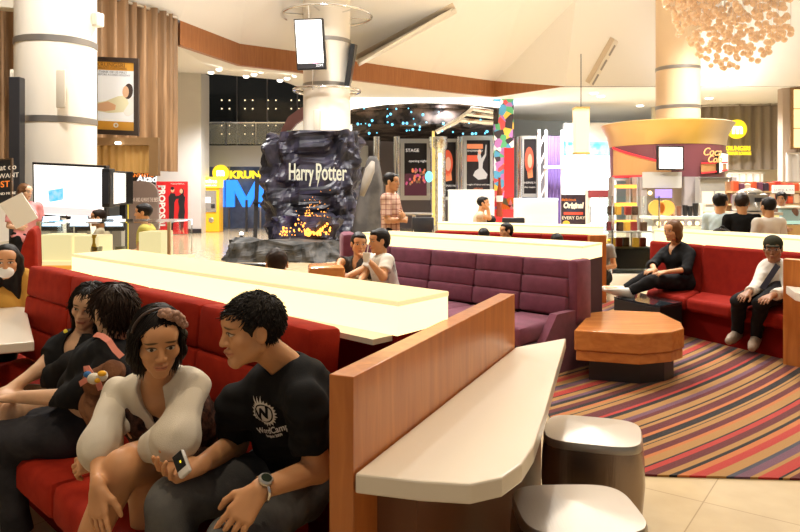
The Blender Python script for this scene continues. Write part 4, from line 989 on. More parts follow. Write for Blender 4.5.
poster('snack_sign','black snack sign with slanted cream lettering beside the drinks cooler','sign',[P(561,227,20),P(585,227,20),P(585,194.5,20),P(561,194.5,20)],.1,.0,(mat('sign_black',(.035,.02,.03),.4),art_biscuit),M['dark'])

# ================================================================ SNACK KIOSK ROUND THE RIGHT COLUMN
kx, ky = 7.60, 20.0
t = thing('snack_kiosk','round snack kiosk with a flared gold canopy and maroon band','kiosk',(kx,ky,0))
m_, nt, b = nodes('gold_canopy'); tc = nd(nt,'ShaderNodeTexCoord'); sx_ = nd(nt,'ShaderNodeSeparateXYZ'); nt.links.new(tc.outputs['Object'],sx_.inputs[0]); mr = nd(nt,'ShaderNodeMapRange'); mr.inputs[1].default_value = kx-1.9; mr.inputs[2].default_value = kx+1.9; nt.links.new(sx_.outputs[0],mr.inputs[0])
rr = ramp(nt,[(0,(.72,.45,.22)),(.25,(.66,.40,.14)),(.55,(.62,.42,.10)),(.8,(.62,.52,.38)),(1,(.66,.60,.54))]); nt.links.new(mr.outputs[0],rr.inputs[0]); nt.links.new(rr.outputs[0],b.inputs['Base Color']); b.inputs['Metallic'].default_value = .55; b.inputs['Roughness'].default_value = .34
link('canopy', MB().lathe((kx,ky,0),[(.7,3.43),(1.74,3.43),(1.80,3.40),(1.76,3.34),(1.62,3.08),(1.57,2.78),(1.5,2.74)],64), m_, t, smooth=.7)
link('band', MB().lathe((kx,ky,0),[(1.52,2.80),(1.56,2.78),(1.53,1.88),(1.45,1.84)],64), mat('maroon_band',(.16,.05,.06),.35), t, smooth=.7)
def arcstrip(r,a0,a1,f0,f1,n=16,th=.02):
    mb = MB()
    for i in range(n):
        u0,u1 = i/n,(i+1)/n; p = lambda u,z,rr_: (kx+rr_*math.sin(a0+(a1-a0)*u), ky-rr_*math.cos(a0+(a1-a0)*u), z)
        mb.hexa([p(u0,f0(u0),r),p(u1,f0(u1),r),p(u1,f0(u1),r-th),p(u0,f0(u0),r-th),p(u0,f1(u0),r),p(u1,f1(u1),r),p(u1,f1(u1),r-th),p(u0,f1(u0),r-th)])
    return mb
gp = mat('gold_print_panel',(.55,.30,.12),.35,.2); rg = glow('red_edge',(1,.05,.06),.9)
link('gold_flash', arcstrip(1.58,-1.45,-.28,lambda u:1.96+.0*u,lambda u:2.74-.52*u), gp, t); link('red_line', arcstrip(1.60,-1.45,-.28,lambda u:2.72-.52*u,lambda u:2.78-.52*u), rg, t); link('red_line', arcstrip(1.60,-1.45,-.28,lambda u:1.90,lambda u:1.96), rg, t)
link('gold_flash', arcstrip(1.58,.22,1.1,lambda u:2.02+.12*u,lambda u:2.24+.03*u), gp, t); link('red_line', arcstrip(1.60,.22,1.1,lambda u:2.24+.06*u,lambda u:2.28+.06*u), rg, t); link('red_line', arcstrip(1.60,.22,1.1,lambda u:1.98+.12*u,lambda u:2.02+.12*u), rg, t)
link('lettering', text('Coca',.30,(kx+.62,ky-1.56,2.55),V((1,.38,0)),V((.1,.05,1)),.02,shear=.3,bold=.0), mat('gold_letter',(.75,.42,.15),.3,.3,es=.5,ecol=(1,.55,.2)), t); link('lettering', text('Cola',.27,(kx+.70,ky-1.53,2.36),V((1,.42,0)),V((.1,.05,1)),.02,shear=.3), MATS['gold_letter'], t)
# shelves, posts, hatch below
link('post', MB().box((kx-1.28,ky-.95,.95),(.12,.12,1.9)), M['steel'], t); kg = mat('kiosk_grey',(.30,.27,.27),.4)
link('post', MB().box((P(643,0,18.5).x,18.5,.95),(.16,.16,1.9)), kg, t); link('post', MB().box((P(691,0,18.4).x,18.4,.95),(.42,.2,1.9)), kg, t); link('post', MB().box((P(733,0,18.9).x,18.9,.95),(.14,.14,1.9)), kg, t)
link('back_wall', MB().lathe((kx,ky,0),[(1.15,0),(1.15,1.9)],40,PI*1.0,PI*2.0), mat('kiosk_back',(.30,.24,.21),.5,es=.12,ecol=(1,.7,.4)), t)
link('hatch_panel', MB().box((P(662,0,18.4).x,18.4,P(0,180,18.4).z),(1.02,.06,.42)), mat('pewter',(.50,.50,.48),.4,.3), t)
for i,y in enumerate((186.5,204.5,222)): link('lit_shelf', MB().box((P(625.5,0,18.6).x,18.7,P(0,y,18.6).z),(.58,.3,.09)), mat('amber_shelf',(.8,.35,.05),.4,es=1.3,ecol=(1,.42,.05)), t)
for x in (613,637): link('shelf_side', MB().box((P(x,0,18.6).x,18.75,.95),(.05,.4,1.9)), kg, t)
link('order_screen', MB().box((P(663.5,0,18.3).x,18.3,P(0,193.5,18.3).z),(.42,.06,.22)), mat('screen_violet',(.2,.15,.6),.3,es=.9,ecol=(.30,.22,.85)), t)
link('lamp', MB().ball((P(650,0,18.4).x,18.4,P(0,193,18.4).z),.06,8,6), glow('lamp_warm',(1,.75,.35),3), t)
sh = glow('shelf_cream',(1,.86,.62),.85)
t2 = thing('glass_fridge','lit glass door fridge with cream shelves right of the kiosk hatch','fridge',(P(714,0,17.9).x,17.9,0))
x0,x1 = P(700,0,17.9).x,P(728,0,17.9).x; zt = P(0,177,17.9).z
link('cabinet', MB().box(((x0+x1)/2,18.05,zt/2),(x1-x0,.3,zt)), mat('fridge_grey',(.45,.44,.42),.3,.4), t2)
for i in range(2):
    for j in range(3): link('lit_shelf', MB().box((x0+.19+.34*i,17.88,.55+.40*j),(.28,.04,.33)), sh, t2)
link('rail', MB().box(((x0+x1)/2,17.86,zt-.04),(x1-x0+.06,.1,.06)), M['chrome'], t2)
tv('kiosk_screen','square advert screen in the middle of the kiosk band',[P(657.5,170,18.2),P(684,170.5,18.2),P(684,146,18.2),P(657.5,145.5,18.2)],.04,mat('screen_snack',(.8,.7,.6),.3,es=1.1,ecol=(1,.86,.78),var=((.85,.45,.35),3,.45,.65)),.1)
tv('kiosk_screen','narrow advert screen at the right end of the kiosk band',[P(719,174,18.6),P(728,171,19.3),P(728,153,19.3),P(719,152,18.6)],.03,MATS['screen_snack'],.1)
# snack counter with cups and warm bulbs
t = thing('snack_counter','white front snack counter with a row of warm bulbs','counter',(P(690,0,14.2).x,14.2,0))
x0,x1 = P(650,0,14.2).x,P(716,0,14.2).x; zt = P(0,226,14.2).z
link('body', MB().box(((x0+x1)/2,14.4,zt/2),(x1-x0,.6,zt)), mat('white_gloss',(.85,.85,.85),.3), t); link('top', MB().box(((x0+x1)/2,14.35,zt+.17),(x1-x0+.1,.7,.05)), M['laminate'], t)
for k in range(8): link('bulb', MB().ball((x0+.12+.155*k,14.05,zt+.06),.045,8,6), glow('lamp_warm',(1,.75,.35),3), t, smooth=True)
for x in (x0+.02,x1-.02): link('bracket', MB().box((x,14.3,zt+.08),(.03,.5,.16)), M['steel'], t)
zc = zt+.20
def cup(px,Y,z,r,h_,m_,lab,cat,group,nm='cup'):
    one(nm, MB().lathe((P(px,0,Y).x,Y,z),[(r*.75,0),(r,h_),(r*.9,h_),(r*.7,.02)],12), m_, lab, cat, group, smooth=.7)
for px,r,h_,m_,l in [(668,.05,.18,mat('cup_orange',(.7,.3,.1),.4),'small orange cup, first on the snack counter'),(673,.05,.16,mat('cup_tan',(.5,.33,.18),.4),'tan cup, second on the snack counter'),(679,.055,.20,mat('cup_brown',(.18,.08,.05),.4),'brown cup left of the three black cups'),(685,.055,.22,M['black'],'first of three black cups on the snack counter'),(690,.055,.20,M['black'],'second of three black cups on the snack counter'),(695.5,.06,.26,M['black'],'third and tallest of the black cups on the snack counter'),(702,.07,.26,M['white'],'white cup near the right end of the snack counter')]: cup(px,14.3,zc,r,h_,m_,l,'cup','cups on the snack counter')
boxthing('pastry_tray','flat tan box at the right end of the snack counter','box',(P(709,0,14.3).x,14.3,zc+.05),(.30,.3,.10),mat('cup_tan',(.5,.33,.18),.4))
for px,py,l in [(657,213,'left of two'),(667,214,'right of two')]: 
    one('pretzel_disc', disc(V((P(px,0,14.2).x,14.2,zc+.165)),.16,.05), mat('baked_orange',(.75,.36,.07),.5,es=.25), 'round golden snack picture, '+l+' beside the kiosk shelves','picture','golden snack pictures')
# tall glass display with plants
t = thing('glass_display_case','tall glass display case with amber goods on a round white base','display case',(P(627,0,11.5).x,11.5,0))
cx = P(627,0,11.5).x; link('base', MB().lathe((cx+.05,11.6,0),[(.62,0),(.62,.16),(.60,.20),(.0,.20)],40), M['white'], t, smooth=.6)
g_ = M['glass']; z0,z1 = .2,P(0,196,11.5).z
for (x,y,w,d) in ((cx-.35,11.5,.012,.7),(cx+.40,11.5,.012,.7),(cx+.02,11.16,.75,.012),(cx+.02,11.85,.75,.012)): link('pane', MB().box((x,y,(z0+z1)/2),(w,d,z1-z0)), g_, t)
for (x,y) in ((cx-.35,11.15),(cx+.40,11.15)): link('edge', MB().box((x,y,(z0+z1)/2),(.02,.02,z1-z0)), M['chrome'], t)
link('dark_base', MB().box((cx+.02,11.55,.42),(.60,.5,.32)), M['dark'], t)
r3 = random.Random(5); pm = [mat('goods_amber',(.75,.38,.05),.4,es=.3,ecol=(1,.5,.05)),mat('goods_brown',(.16,.08,.04),.5),mat('goods_red',(.5,.06,.05),.4),mat('leaf_dark',(.05,.09,.03),.6)]
for k in range(14):
    x = cx-.25+.13*(k%5); z = .60+.26*(k//5); one('packet', MB().rbox((x,11.5+.05*(k%3),z+.075),(.10,.10,.15),.015), pm[(k*2+k//5)%3], ['amber','brown','red'][(k*2+k//5)%3]+' packet inside the tall glass case, '+['bottom','middle','top'][k//5]+' row place '+['one','two','three','four','five'][k%5]+' from the left','packet','packets inside the tall glass case')
for k in range(2): link('shelf', MB().box((cx+.02,11.52,.595+.26*k),(.70,.5,.012)), M['white'], t)
for i,(px,py) in enumerate([(600,240),(604,256)]):
    p = P(px,py,10.6); t = thing('yellow_flowers',['small yellow flower sprig beside the counter end','lower yellow flower sprig beside the glass case'][i],'flower',V((p.x,p.y,p.z-.25)),'yellow flower sprigs')
    mb = MB(); st = MB(); ra = random.Random(i)
    for k in range(14):
        q_ = p+V((ra.gauss(0,.07),ra.gauss(0,.05),ra.gauss(0,.06))); mb.ball(q_,(.03,.03,.02),6,4); st.tube([V((p.x,p.y,p.z-.3)),q_],.005,5)
    link('blossom', mb, mat('petal_yellow',(.85,.55,.03),.5,es=.4), t); link('stem', st, pm[3], t)
    tag(link('vase', MB().lathe((p.x,p.y,0),[(.10,0),(.08,p.z-.35),(.09,p.z-.22)],14), M['dark'], t))

# ================================================================ RIGHT BACK: SIGN, CAFE COUNTER
t = thing('lounge_sign','round yellow sign with two lines of yellow capitals on the grey curtain','sign',(P(737,0,26.3).x,26.3,2.9))
link('disc', disc(P(737.5,129,26.3),.36,.12), M['yellow'], t); link('emblem', text('m',.52,P(737.5,129,26.25),X1,Z1,bold=.03), glow('sign_white',(1,1,.85),2), t)
link('lettering', text('KRUNGSRI',.235,P(737.5,148.5,26.25),X1,Z1,.04,bold=.008,sx=.86), M['yellow'], t); link('lettering', text('PRIVATE LOUNGE',.17,P(739,153.5,26.25),X1,Z1,.04,bold=.006,sx=.66), M['yellow'], t)
o = struct('window_2', MB().box((P(748,0,26.6).x,26.85,P(0,187,26.6).z),(1.35,.1,1.0)), mat('bright_blind',(.8,.75,.65),.5,es=.65,ecol=(1,.92,.82)), 'bright window with white blinds below the curtain')
for k in range(5): link('slat', MB().box((P(734+7*k,0,26.6).x,26.75,P(0,187,26.6).z),(.06,.06,1.0)), M['white'], o)
link('head_rail', MB().box((P(748,0,26.6).x,26.72,P(0,173,26.6).z),(1.4,.08,.06)), M['white'], o)
t = thing('cafe_counter','glowing yellow cafe counter where the customers stand','counter',(5.3,9.8,0))
x0,x1 = P(738,0,9.7).x,P(777,0,9.7).x
link('body', MB().box(((x0+x1)/2,9.9,.59),(x1-x0,.5,1.18)), glow('counter_yellow',(1,.80,.30),1.1), t); link('top', MB().box(((x0+x1)/2,9.9,1.20),(x1-x0+.06,.6,.04)), M['laminate'], t)
t = thing('espresso_machine','rounded silver coffee machine on the cafe counter','machine',(P(751,0,9.9).x,9.9,1.22))
c_ = V((P(750,0,9.9).x,9.9,1.35)); link('body', MB().rbox(c_,(.42,.3,.26),.05), M['steel'], t, smooth=.7); link('dome', MB().ball(c_+V((0,0,.12)),(.19,.14,.09),16,8), M['chrome'], t, smooth=True); link('spout', MB().tube([c_+V((0,-.15,0)),c_+V((0,-.20,-.06))],.02), M['chrome'], t); link('button_panel', MB().box(c_+V((.05,-.155,.04)),(.12,.01,.06)), M['dark'], t)
t = thing('food_case','glass food case with pale teal edges at the right of the cafe counter','display case',(P(791,0,10.6).x,10.6,.7))
x0,x1 = P(780,0,10.6).x,P(806,0,10.6).x; link('base', MB().box(((x0+x1)/2,10.75,.5),(x1-x0,.45,1.0)), mat('case_oak',(.50,.32,.13),.5), t)
tg = mat('teal_glass',(.55,.85,.82),.1,alpha=.35); link('pane', MB().hexa([(x0,10.55,1.02),(x1,10.55,1.02),(x1,10.95,1.02),(x0,10.95,1.02),(x0+.05,10.65,1.25),(x1,10.65,1.25),(x1,10.95,1.25),(x0+.05,10.95,1.25)]), tg, t); link('rail', MB().box(((x0+x1)/2,10.56,1.04),(x1-x0,.03,.05)), mat('teal_rail',(.45,.75,.72),.3,es=.3), t); link('lid', MB().box(((x0+x1)/2+.03,10.8,1.27),(x1-x0,.34,.03)), M['white'], t)
# shelf of red and dark packets behind the barista
t = thing('goods_shelf','long shelf unit of red and dark packets behind the cafe counter','shelf',(P(772,0,13).x,13.4,0))
x0,x1 = P(733,0,13.2).x,P(812,0,13.2).x
link('back', MB().box(((x0+x1)/2,13.5,.85),(x1-x0,.06,1.7)), mat('shelf_brown',(.35,.22,.12),.5), t)
for k in range(3): link('shelf_board', MB().box(((x0+x1)/2,13.35,1.02+.24*k),(x1-x0,.28,.03)), mat('shelf_oak',(.55,.38,.2),.5), t)
r3 = random.Random(8); cols = [(.55,.05,.04),(.05,.03,.05),(.62,.10,.04),(.16,.05,.10),(.7,.55,.4)]; cn = ['red','black','orange red','plum','cream']
nx_ = 12
for row in range(3):
    for k in range(nx_):
        x = x0+.08+(x1-x0-.12)*k/nx_; c = r3.randrange(5) if k < 7 else r3.choice([0,2,0,4]); h_ = r3.uniform(.13,.2)
        one('packet', MB().rbox((x,13.3,1.04+.24*row+h_/2),(.10,.12,h_),.01), mat('packet_%d'%c,cols[c],.4,es=.12), cn[c]+' packet on the '+['bottom','middle','top'][row]+' shelf behind the cafe counter, number '+['one','two','three','four','five','six','seven','eight','nine','ten','eleven','twelve'][k]+' from the left','packet','packets on the cafe shelves')
t = thing('white_notice','small white notice board above the cafe shelves','sign',(P(783,0,12.6).x,12.6,1.6))
link('board', MB().slab([P(773,193,12.6),P(794.5,194,12.6),P(794.5,185,12.6),P(773,185,12.6)],(0,.04,0)), mat('notice_white',(.85,.85,.85),.5,es=.35), t); link('lettering', text('COFFEE & TEA',.055,P(784,190,12.58),X1,Z1), mat('grey_ink',(.30,.30,.33),.5), t)
link('post', MB().box((P(784,0,12.62).x,12.66,.8),(.04,.04,1.6)), M['steel'], t)

# ================================================================ CHANDELIER OF GLASS BALLS
cc = P(724,0,9.0); cx, cy = cc.x, 9.0
t = thing('ball_chandelier','large chandelier of hanging amber glass balls at the top right','chandelier',(cx,cy,3.0))
link('ceiling_plate', MB().lathe((cx,cy,0),[(0,4.15),(.78,4.15),(.80,4.19),(.80,4.22),(0,4.22)],48), mat('mirror_plate',(.55,.50,.45),.15,.9), t, smooth=.6)
link('stem', MB().lathe((cx,cy,0),[(.05,4.2),(.05,7.2)],12), M['chrome'], t)
amb = mat('amber_glass',(.95,.68,.40),.05,trans=.3,es=.18,ecol=(1,.70,.42),ior=1.45,coat=.5)
r3 = random.Random(11); pts = []
while len(pts) < 500:
    a = r3.uniform(0,2*PI); r_ = (.76*math.sqrt(r3.random())); x, y = r_*math.cos(a), r_*math.sin(a)
    low = 3.02+.9*max(0,abs(x-.22)/.85)**1.5+.25*abs(y)
    z = r3.uniform(low, 4.08)
    if z > 4.1: continue
    pts.append((cx+x,cy+y,z))
pts.sort(key=lambda p: p[1])
bm_ = None
for k,p in enumerate(pts[:100]):
    if bm_ is None: 
        bm_ = link('glass_ball', MB().ball((0,0,0),.038,12,8), amb, t, smooth=True); bm_.matrix_parent_inverse = Matrix.Identity(4); o = bm_
    else: o = bm_.copy(); COL.objects.link(o); o.parent = t
    o.location = V(p)-V(t.location)
mb = MB()
for p in pts[100:]: mb.ball(p,.038,10,7)
tag(link('glass_balls_inner', mb, amb, t, smooth=True), kind='stuff')
mb = MB()
for p in pts[::2]: mb.tube([p,(p[0],p[1],4.16)],.0015,4,False)
tag(link('cord', mb, mat('cord_clear',(.7,.65,.6),.3), t), kind='stuff')
mb = MB()
for k in range(9): mb.lathe((cx-.55+.16*k,cy-.62+.02*k,4.09),[(.0,0),(.045,.0),(.045,.07)],10)
tag(link('spot_can', mb, M['dark'], t), kind='stuff')

# ================================================================ FURNITURE
e_, m__ = V((.7071,-.7071,0)), V((-.7071,-.7071,0))
RZ = -PI/4
def LB(s,t_,z,B0=V((-2.23,4.58,0))): return B0+e_*s+m__*t_+V((0,0,z))
# --- foreground red bench
t = thing('red_bench','long red velvet bench under the glowing counter in front','bench',LB(1.4,.4,0))
edges = [-.02,.70,1.42,2.14,2.90]
tilt = Matrix.Rotation(RZ,3,'Z')@Matrix.Rotation(-.10,3,'X')
for i in range(4):
    a,b2 = edges[i],edges[i+1]; w = b2-a
    mb = MB()
    for j in range(3):
        zc_ = .47+.09+.185*j; mb.rbox(LB((a+b2)/2,.115+.02*(2-j),zc_),(w-.006,.15,.187),.022,R=tilt,puff=.006)
    link('backrest', mb, M['red'], t, smooth=.7)
    link('seat', MB().rbox(LB((a+b2)/2,.47,.375),(w-.008,.60,.15),.035,RZ,puff=.012), M['red'], t, smooth=.7)
link('seat', MB().rbox(LB(-.58,.47,.375),(1.08,.60,.15),.035,RZ,puff=.012), M['red'], t, smooth=.7)
link('base', MB().rbox(LB(.92,.36,.16),(4.05,.40,.30),.01,RZ), M['redd'], t, smooth=.6)
# --- glowing counter on the bench back
def litbox(name, lab, A, B, C, D, z0, z1, wz=None, wm=None):
    """footprint A,B (front edge) C,D (back edge)"""
    t = thing(name, lab, 'counter', (V(A)+V(C))/2*1.0, 'glowing counters')
    t.location.z = 0
    f = lambda z: [V((p[0],p[1],z)) for p in (A,B,C,D)]
    link('light_panel', MB().hexa(f(z0)+f(z1-.02)), M['lit'], t); 
    c_ = sum((V((p[0],p[1],0)) for p in (A,B,C,D)),V((0,0,0)))/4
    g = lambda z,k: [c_+(V((p[0],p[1],0))-c_)*k+V((0,0,z)) for p in (A,B,C,D)]
    link('top', MB().hexa(g(z1-.02,1.004)+g(z1,1.004)), M['lit2'], t, bevel=.004)
    if wm: link('base', MB().hexa(f(wz if wz is not None else 0)+f(z0)), wm, t)
    return t
fa, fb = LB(.22,.0,0), LB(3.04,-.10,0); ba_, bb_ = LB(.10,-.40,0), LB(3.0,-.42,0)
t = litbox('glowing_counter','long glowing acrylic counter along the red bench in front',fa,fb,bb_,ba_,.985,1.11,0,M['redd'])
link('ledge', MB().hexa([LB(-.02,.0,.965),LB(3.02,.0,.965),LB(3.0,-.44,.965),LB(.0,-.44,.965),LB(-.02,.0,.985),LB(3.02,.0,.985),LB(3.0,-.44,.985),LB(.0,-.44,.985)]), M['laminate'], t)
# --- wooden end panel with cream shelf
pa, pb = H(329,374,1.0), H(500,293,1.0); pa.z = pb.z = 0; d_ = (pb-pa).normalized(); nn = V((d_.y,-d_.x,0))
pl = [pa,pb,pb+nn*.075,pa+nn*.075]
one('wood_partition', MB().prism([(p.x,p.y) for p in pl],0,1.0), wood('orange_wood_big',(.44,.13,.026),(.60,.215,.048),.3,0,(7,7,.8)), 'upright orange wood partition at the end of the front red bench','partition', bevel=.003)
sp_ = [H(357,470,.74),H(420,481,.74),H(470,484,.74),H(502,477,.74),H(522,463,.74),H(534,445,.74),H(545,412,.74),H(566,338,.74),H(503,335,.74)]
sp_ = [(p.x,p.y) for p in sp_]; k0 = pa+nn*.08; k1 = pb+nn*.08; sp_[0] = (k0.x,k0.y); sp_[-1] = (k1.x,k1.y)
t = thing('cream_shelf','cream laminate table top with a rounded corner fixed to the wood partition','table',V((.35,2.6,0)))
link('top', MB().prism(sp_,.685,.74), M['laminate'], t, bevel=.006)
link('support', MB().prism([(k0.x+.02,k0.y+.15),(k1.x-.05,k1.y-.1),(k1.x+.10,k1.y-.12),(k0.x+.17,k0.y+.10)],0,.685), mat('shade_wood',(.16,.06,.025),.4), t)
# --- left cream table and its bench
tp_ = [(-2.47,4.62),(-1.86,3.56),(-2.4,3.3),(-3.6,4.0),(-3.3,4.9)]
t = thing('cream_table','cream table cut by the left edge beside the masked girl','table',V((-2.7,4.1,0)))
link('top', MB().prism(tp_,.69,.74), M['laminate'], t, bevel=.006); link('pedestal', MB().lathe((-2.75,4.2,0),[(.22,0),(.22,.03),(.05,.05),(.05,.69)],20), M['steel'], t, smooth=.6)
t = thing('red_chair_back','curved red velvet seat behind the masked girl','seat',V((-2.75,5.3,0)))
mb = MB(); pf = [P(12,309,5.0),P(34,309,5.0),P(38,270,5.1),P(37,236,5.2),P(34,228,5.2),P(28,230,5.2),P(22,246,5.1),P(16,270,5.0)]
k = len(pf); mb.add([p for p in pf]+[p+V((-.25,.55,0)) for p in pf],[tuple(range(k)),tuple(range(k,2*k))[::-1]]+[(i,k+i,k+(i+1)%k,(i+1)%k) for i in range(k)])
link('backrest', mb, M['red'], t, bevel=.03, seg=3, smooth=.7); link('seat', MB().rbox((-2.95,5.0,.34),(.85,.8,.2),.04,.2), M['red'], t, smooth=.7); link('base', MB().box((-2.9,5.1,.12),(.8,.7,.24),.2), M['redd'], t)
# --- second glowing counter with glass case, left
A,B = P(37,0,5.75),P(168,0,5.75); A.z=B.z=0
t = thing('glass_topped_counter','glowing amber counter with glass screens behind the red bench corner','counter',(-2.2,6,0))
link('amber_body', MB().box(((A.x+B.x)/2,6.1,.45),(B.x-A.x,.6,.90)), mat('amber_acrylic',(.70,.36,.08),.3,es=.55,ecol=(1,.50,.08)), t)
link('top', MB().box(((A.x+B.x)/2,6.1,.91),(B.x-A.x+.04,.66,.03)), M['lit2'], t)
gz0,gz1 = .925,P(0,223,5.7).z
link('pane', MB().box(((A.x+B.x)/2,5.78,(gz0+gz1)/2),(B.x-A.x,.012,gz1-gz0)), M['glass'], t); link('pane', MB().box((A.x,6.1,(gz0+gz1)/2),(.012,.6,gz1-gz0)), M['glass'], t); link('pane', MB().box((B.x,6.1,(gz0+gz1)/2),(.012,.6,gz1-gz0)), M['glass'], t)
link('glass_lid', MB().box(((A.x+B.x)/2,6.1,gz1),(B.x-A.x,.64,.012)), M['glass'], t)
for x in (A.x,B.x): link('edge_post', MB().box((x,5.78,.63),(.025,.025,1.25)), mat('pale_gold',(.70,.52,.28),.3,.4), t)
link('left_pillar', MB().box((A.x-.02,5.80,.45),(.09,.09,.9)), mat('amber_acrylic',(.70,.36,.08),.3,es=.55,ecol=(1,.50,.08)), t)
for i,(x0,x1,y0,y1) in enumerate([(46,80,253,234),(82,106,252,235),(145,167,247,231)]):
    a,c = P(x0,y0,6.0),P(x1,y1,6.0); one('light_cube', MB().rbox(((a.x+c.x)/2,6.0,(.925+c.z)/2),(c.x-a.x,.3,c.z-.925),.01), M['lit2'], ['wide glowing white block at the left of the glass topped counter','glowing white block second on the glass topped counter','glowing white block at the right end of the glass topped counter'][i],'light block','glowing blocks under glass')
t = thing('amber_bottle','small amber bottle on the glass topped counter','bottle',(P(95,0,5.95).x,5.88,.925)); bx_ = P(95.5,0,5.88).x
link('glass', MB().lathe((bx_,5.86,.925),[(.03,0),(.03,.10),(.016,.15),(.016,.19)],14), mat('bottle_amber',(.65,.33,.03),.2,es=.3), t, smooth=.7); link('cap', MB().lathe((bx_,5.86,1.115),[(.02,0),(.02,.03),(0,.03)],12), MATS['bottle_amber'], t)
for i,px in enumerate((98,121)): one('water_glass', MB().lathe((P(px,0,5.84).x,5.82+.01*i,.926),[(.035,0),(.045,.12),(.041,.12),(.032,.01)],16), mat('hazy_glass2',(.85,.85,.75),.1,alpha=.45), ['short water glass below the amber bottle','short water glass in the middle of the glass topped counter'][i],'glass','water glasses on the counter', smooth=.7)

# --- purple sofa
def PS(s,t_,z): return V((-.45,8.15,0))+e_*s+m__*t_+V((0,0,z))
t = thing('purple_sofa','long plum velvet corner sofa facing the front counter','sofa',PS(1.5,.5,0))
ed = [0.05,.68,1.28,1.86,2.40,2.88]
for i in range(5):
    a,b2 = ed[i],ed[i+1]; mb = MB()
    for j in range(3): mb.rbox(PS((a+b2)/2,.12+.03*(2-j),.44+.08+.155*j),(b2-a-.006,.17,.157),.022,R=tilt,puff=.006)
    link('backrest', mb, M['purple'], t, smooth=.7); link('seat', MB().rbox(PS((a+b2)/2,.58,.36),(b2-a-.006,.68,.15),.035,RZ,puff=.012), M['purple'], t, smooth=.7)
link('base', MB().rbox(PS(1.45,.50,.15),(2.88,.72,.28),.01,RZ), mat('plum_dark',(.05,.02,.03),.7), t)
link('end_panel', MB().hexa([PS(2.88,.95,.0),PS(2.95,.95,0),PS(2.95,-.02,0),PS(2.88,-.02,0),PS(2.88,.50,.5),PS(2.95,.50,.5),PS(2.95,-.02,.5),PS(2.88,-.02,.5)]), M['purple'], t); link('end_panel', MB().rbox(PS(2.92,.10,.65),(.10,.24,.55),.03,RZ), M['purple'], t, smooth=.7)
link('side_backrest', MB().rbox(P(350,251,7.9)-V((.02,0,.03)),(.17,.5,.48),.05,.15), M['purple'], t, smooth=.7)
link('side_seat', MB().rbox((-1.02,7.25,.36),(1.1,.8,.15),.04,.2), M['purple'], t, smooth=.7)
t = thing('wooden_armrest','low orange wood armrest block left of the purple sofa','armrest',P(325,270,6.9)*1)
a,c = P(307,277,6.9),P(343,266,6.9); link('block', MB().rbox(((a.x+c.x)/2,7.0,c.z-.10),(c.x-a.x,.4,.20),.03,.15), M['woodh'], t, smooth=.7); link('plinth', MB().box(((a.x+c.x)/2,7.0,(c.z-.2)/2),(c.x-a.x-.06,.34,c.z-.2),.15), MATS['plum_dark'], t)
ga,gb,gc,gd = PS(.0,.02,0),PS(2.90,.02,0),PS(2.80,-.5,0),PS(.0,-.5,0)
litbox('glowing_counter','glowing counter running behind the purple sofa',ga,gb,gc,gd,.90,1.03,0,MATS['plum_dark'])
# --- second booth behind: counter, wood end
qa,qb,qc,qd = P(438,0,10.9),P(604,0,9.6),P(604,0,10.2),P(438,0,11.5)
litbox('glowing_counter','farther glowing counter below the seated man in the tank top',qa,qb,qc,qd,.91,1.02,0,wood('booth_wood',(.42,.16,.06),(.55,.25,.10),.35))
t = thing('far_red_bench','dark red bench between the two middle glowing counters','bench',V((1.9,9.7,0)))
dq = (qb-qa); dq.z = 0; LN = dq.length; dq.normalize(); nq = V((dq.y,-dq.x,0)); rzq = math.atan2(dq.y,dq.x)
for k in range(3):
    c_ = qa+dq*(LN*(k+.5)/3); c_.z = 0
    link('backrest', MB().rbox(c_+nq*.08+V((0,0,.67)),(LN/3-.01,.13,.46),.03,rzq), M['redd'], t, smooth=.7); link('seat', MB().rbox(c_+nq*.35+V((0,0,.26)),(LN/3-.01,.5,.14),.03,rzq), M['redd'], t, smooth=.7)
link('base', MB().box(qa*.5+qb*.5+nq*.3-V((0,0,(qa.z+qb.z)/2))+V((0,0,.1)),(LN,.4,.2),rzq), MATS['plum_dark'], t)
one('wood_partition', MB().box((P(598,0,9.4).x,9.45,.46),(.22,.12,.92)), M['wood'], 'short orange wood partition at the end of the farther glowing counter','partition', bevel=.004)
# --- cafe tables and chairs near the plaid man
def cafe_table(px,Y,z,r,lab):
    x = P(px,0,Y).x; t = thing('cafe_table',lab,'table',(x,Y,0)); link('top', MB().lathe((x,Y,z),[(0,-.03),(r,-.03),(r,0),(0,0)],28), M['steel'], t, smooth=.6); link('stem', MB().lathe((x,Y,0),[(.22,0),(.22,.02),(.035,.04),(.035,z-.03)],20), M['chrome'], t, smooth=.6)
cafe_table(414,13.5,P(0,213,13.5).z,.36,'small round steel table right of the plaid shirt man')
def chair(px,Y,zt,lab,sc=1):
    x = P(px,0,Y).x; t = thing('cafe_chair',lab,'chair',(x,Y,0),'dark cafe chairs'); sz = zt-.38
    link('backrest', MB().rbox((x,Y+.02,zt-.14),(.40,.06,.28),.05), M['dark'], t, smooth=.7); link('seat', MB().rbox((x,Y-.22,sz),(.42,.42,.06),.025), M['dark'], t, smooth=.7)
    for dx in (-.17,.17):
        for dy in (-.38,-.04): link('leg', MB().tube([(x+dx,Y+dy,sz),(x+dx*1.15,Y+dy,0)],.014), M['chrome'], t)
        link('back_post', MB().tube([(x+dx,Y-.02,sz),(x+dx,Y+.02,zt-.1)],.012), M['chrome'], t)
chair(423,12.6,P(0,217,12.6).z,'dark cafe chair beside the small steel table'); chair(513.5,12.2,P(0,217.5,12.2).z,'dark cafe chair back above the farther glowing counter'); 
chair(260,6.3,P(0,263,6.3).z,'dark rounded chair back left of the man with cropped hair')
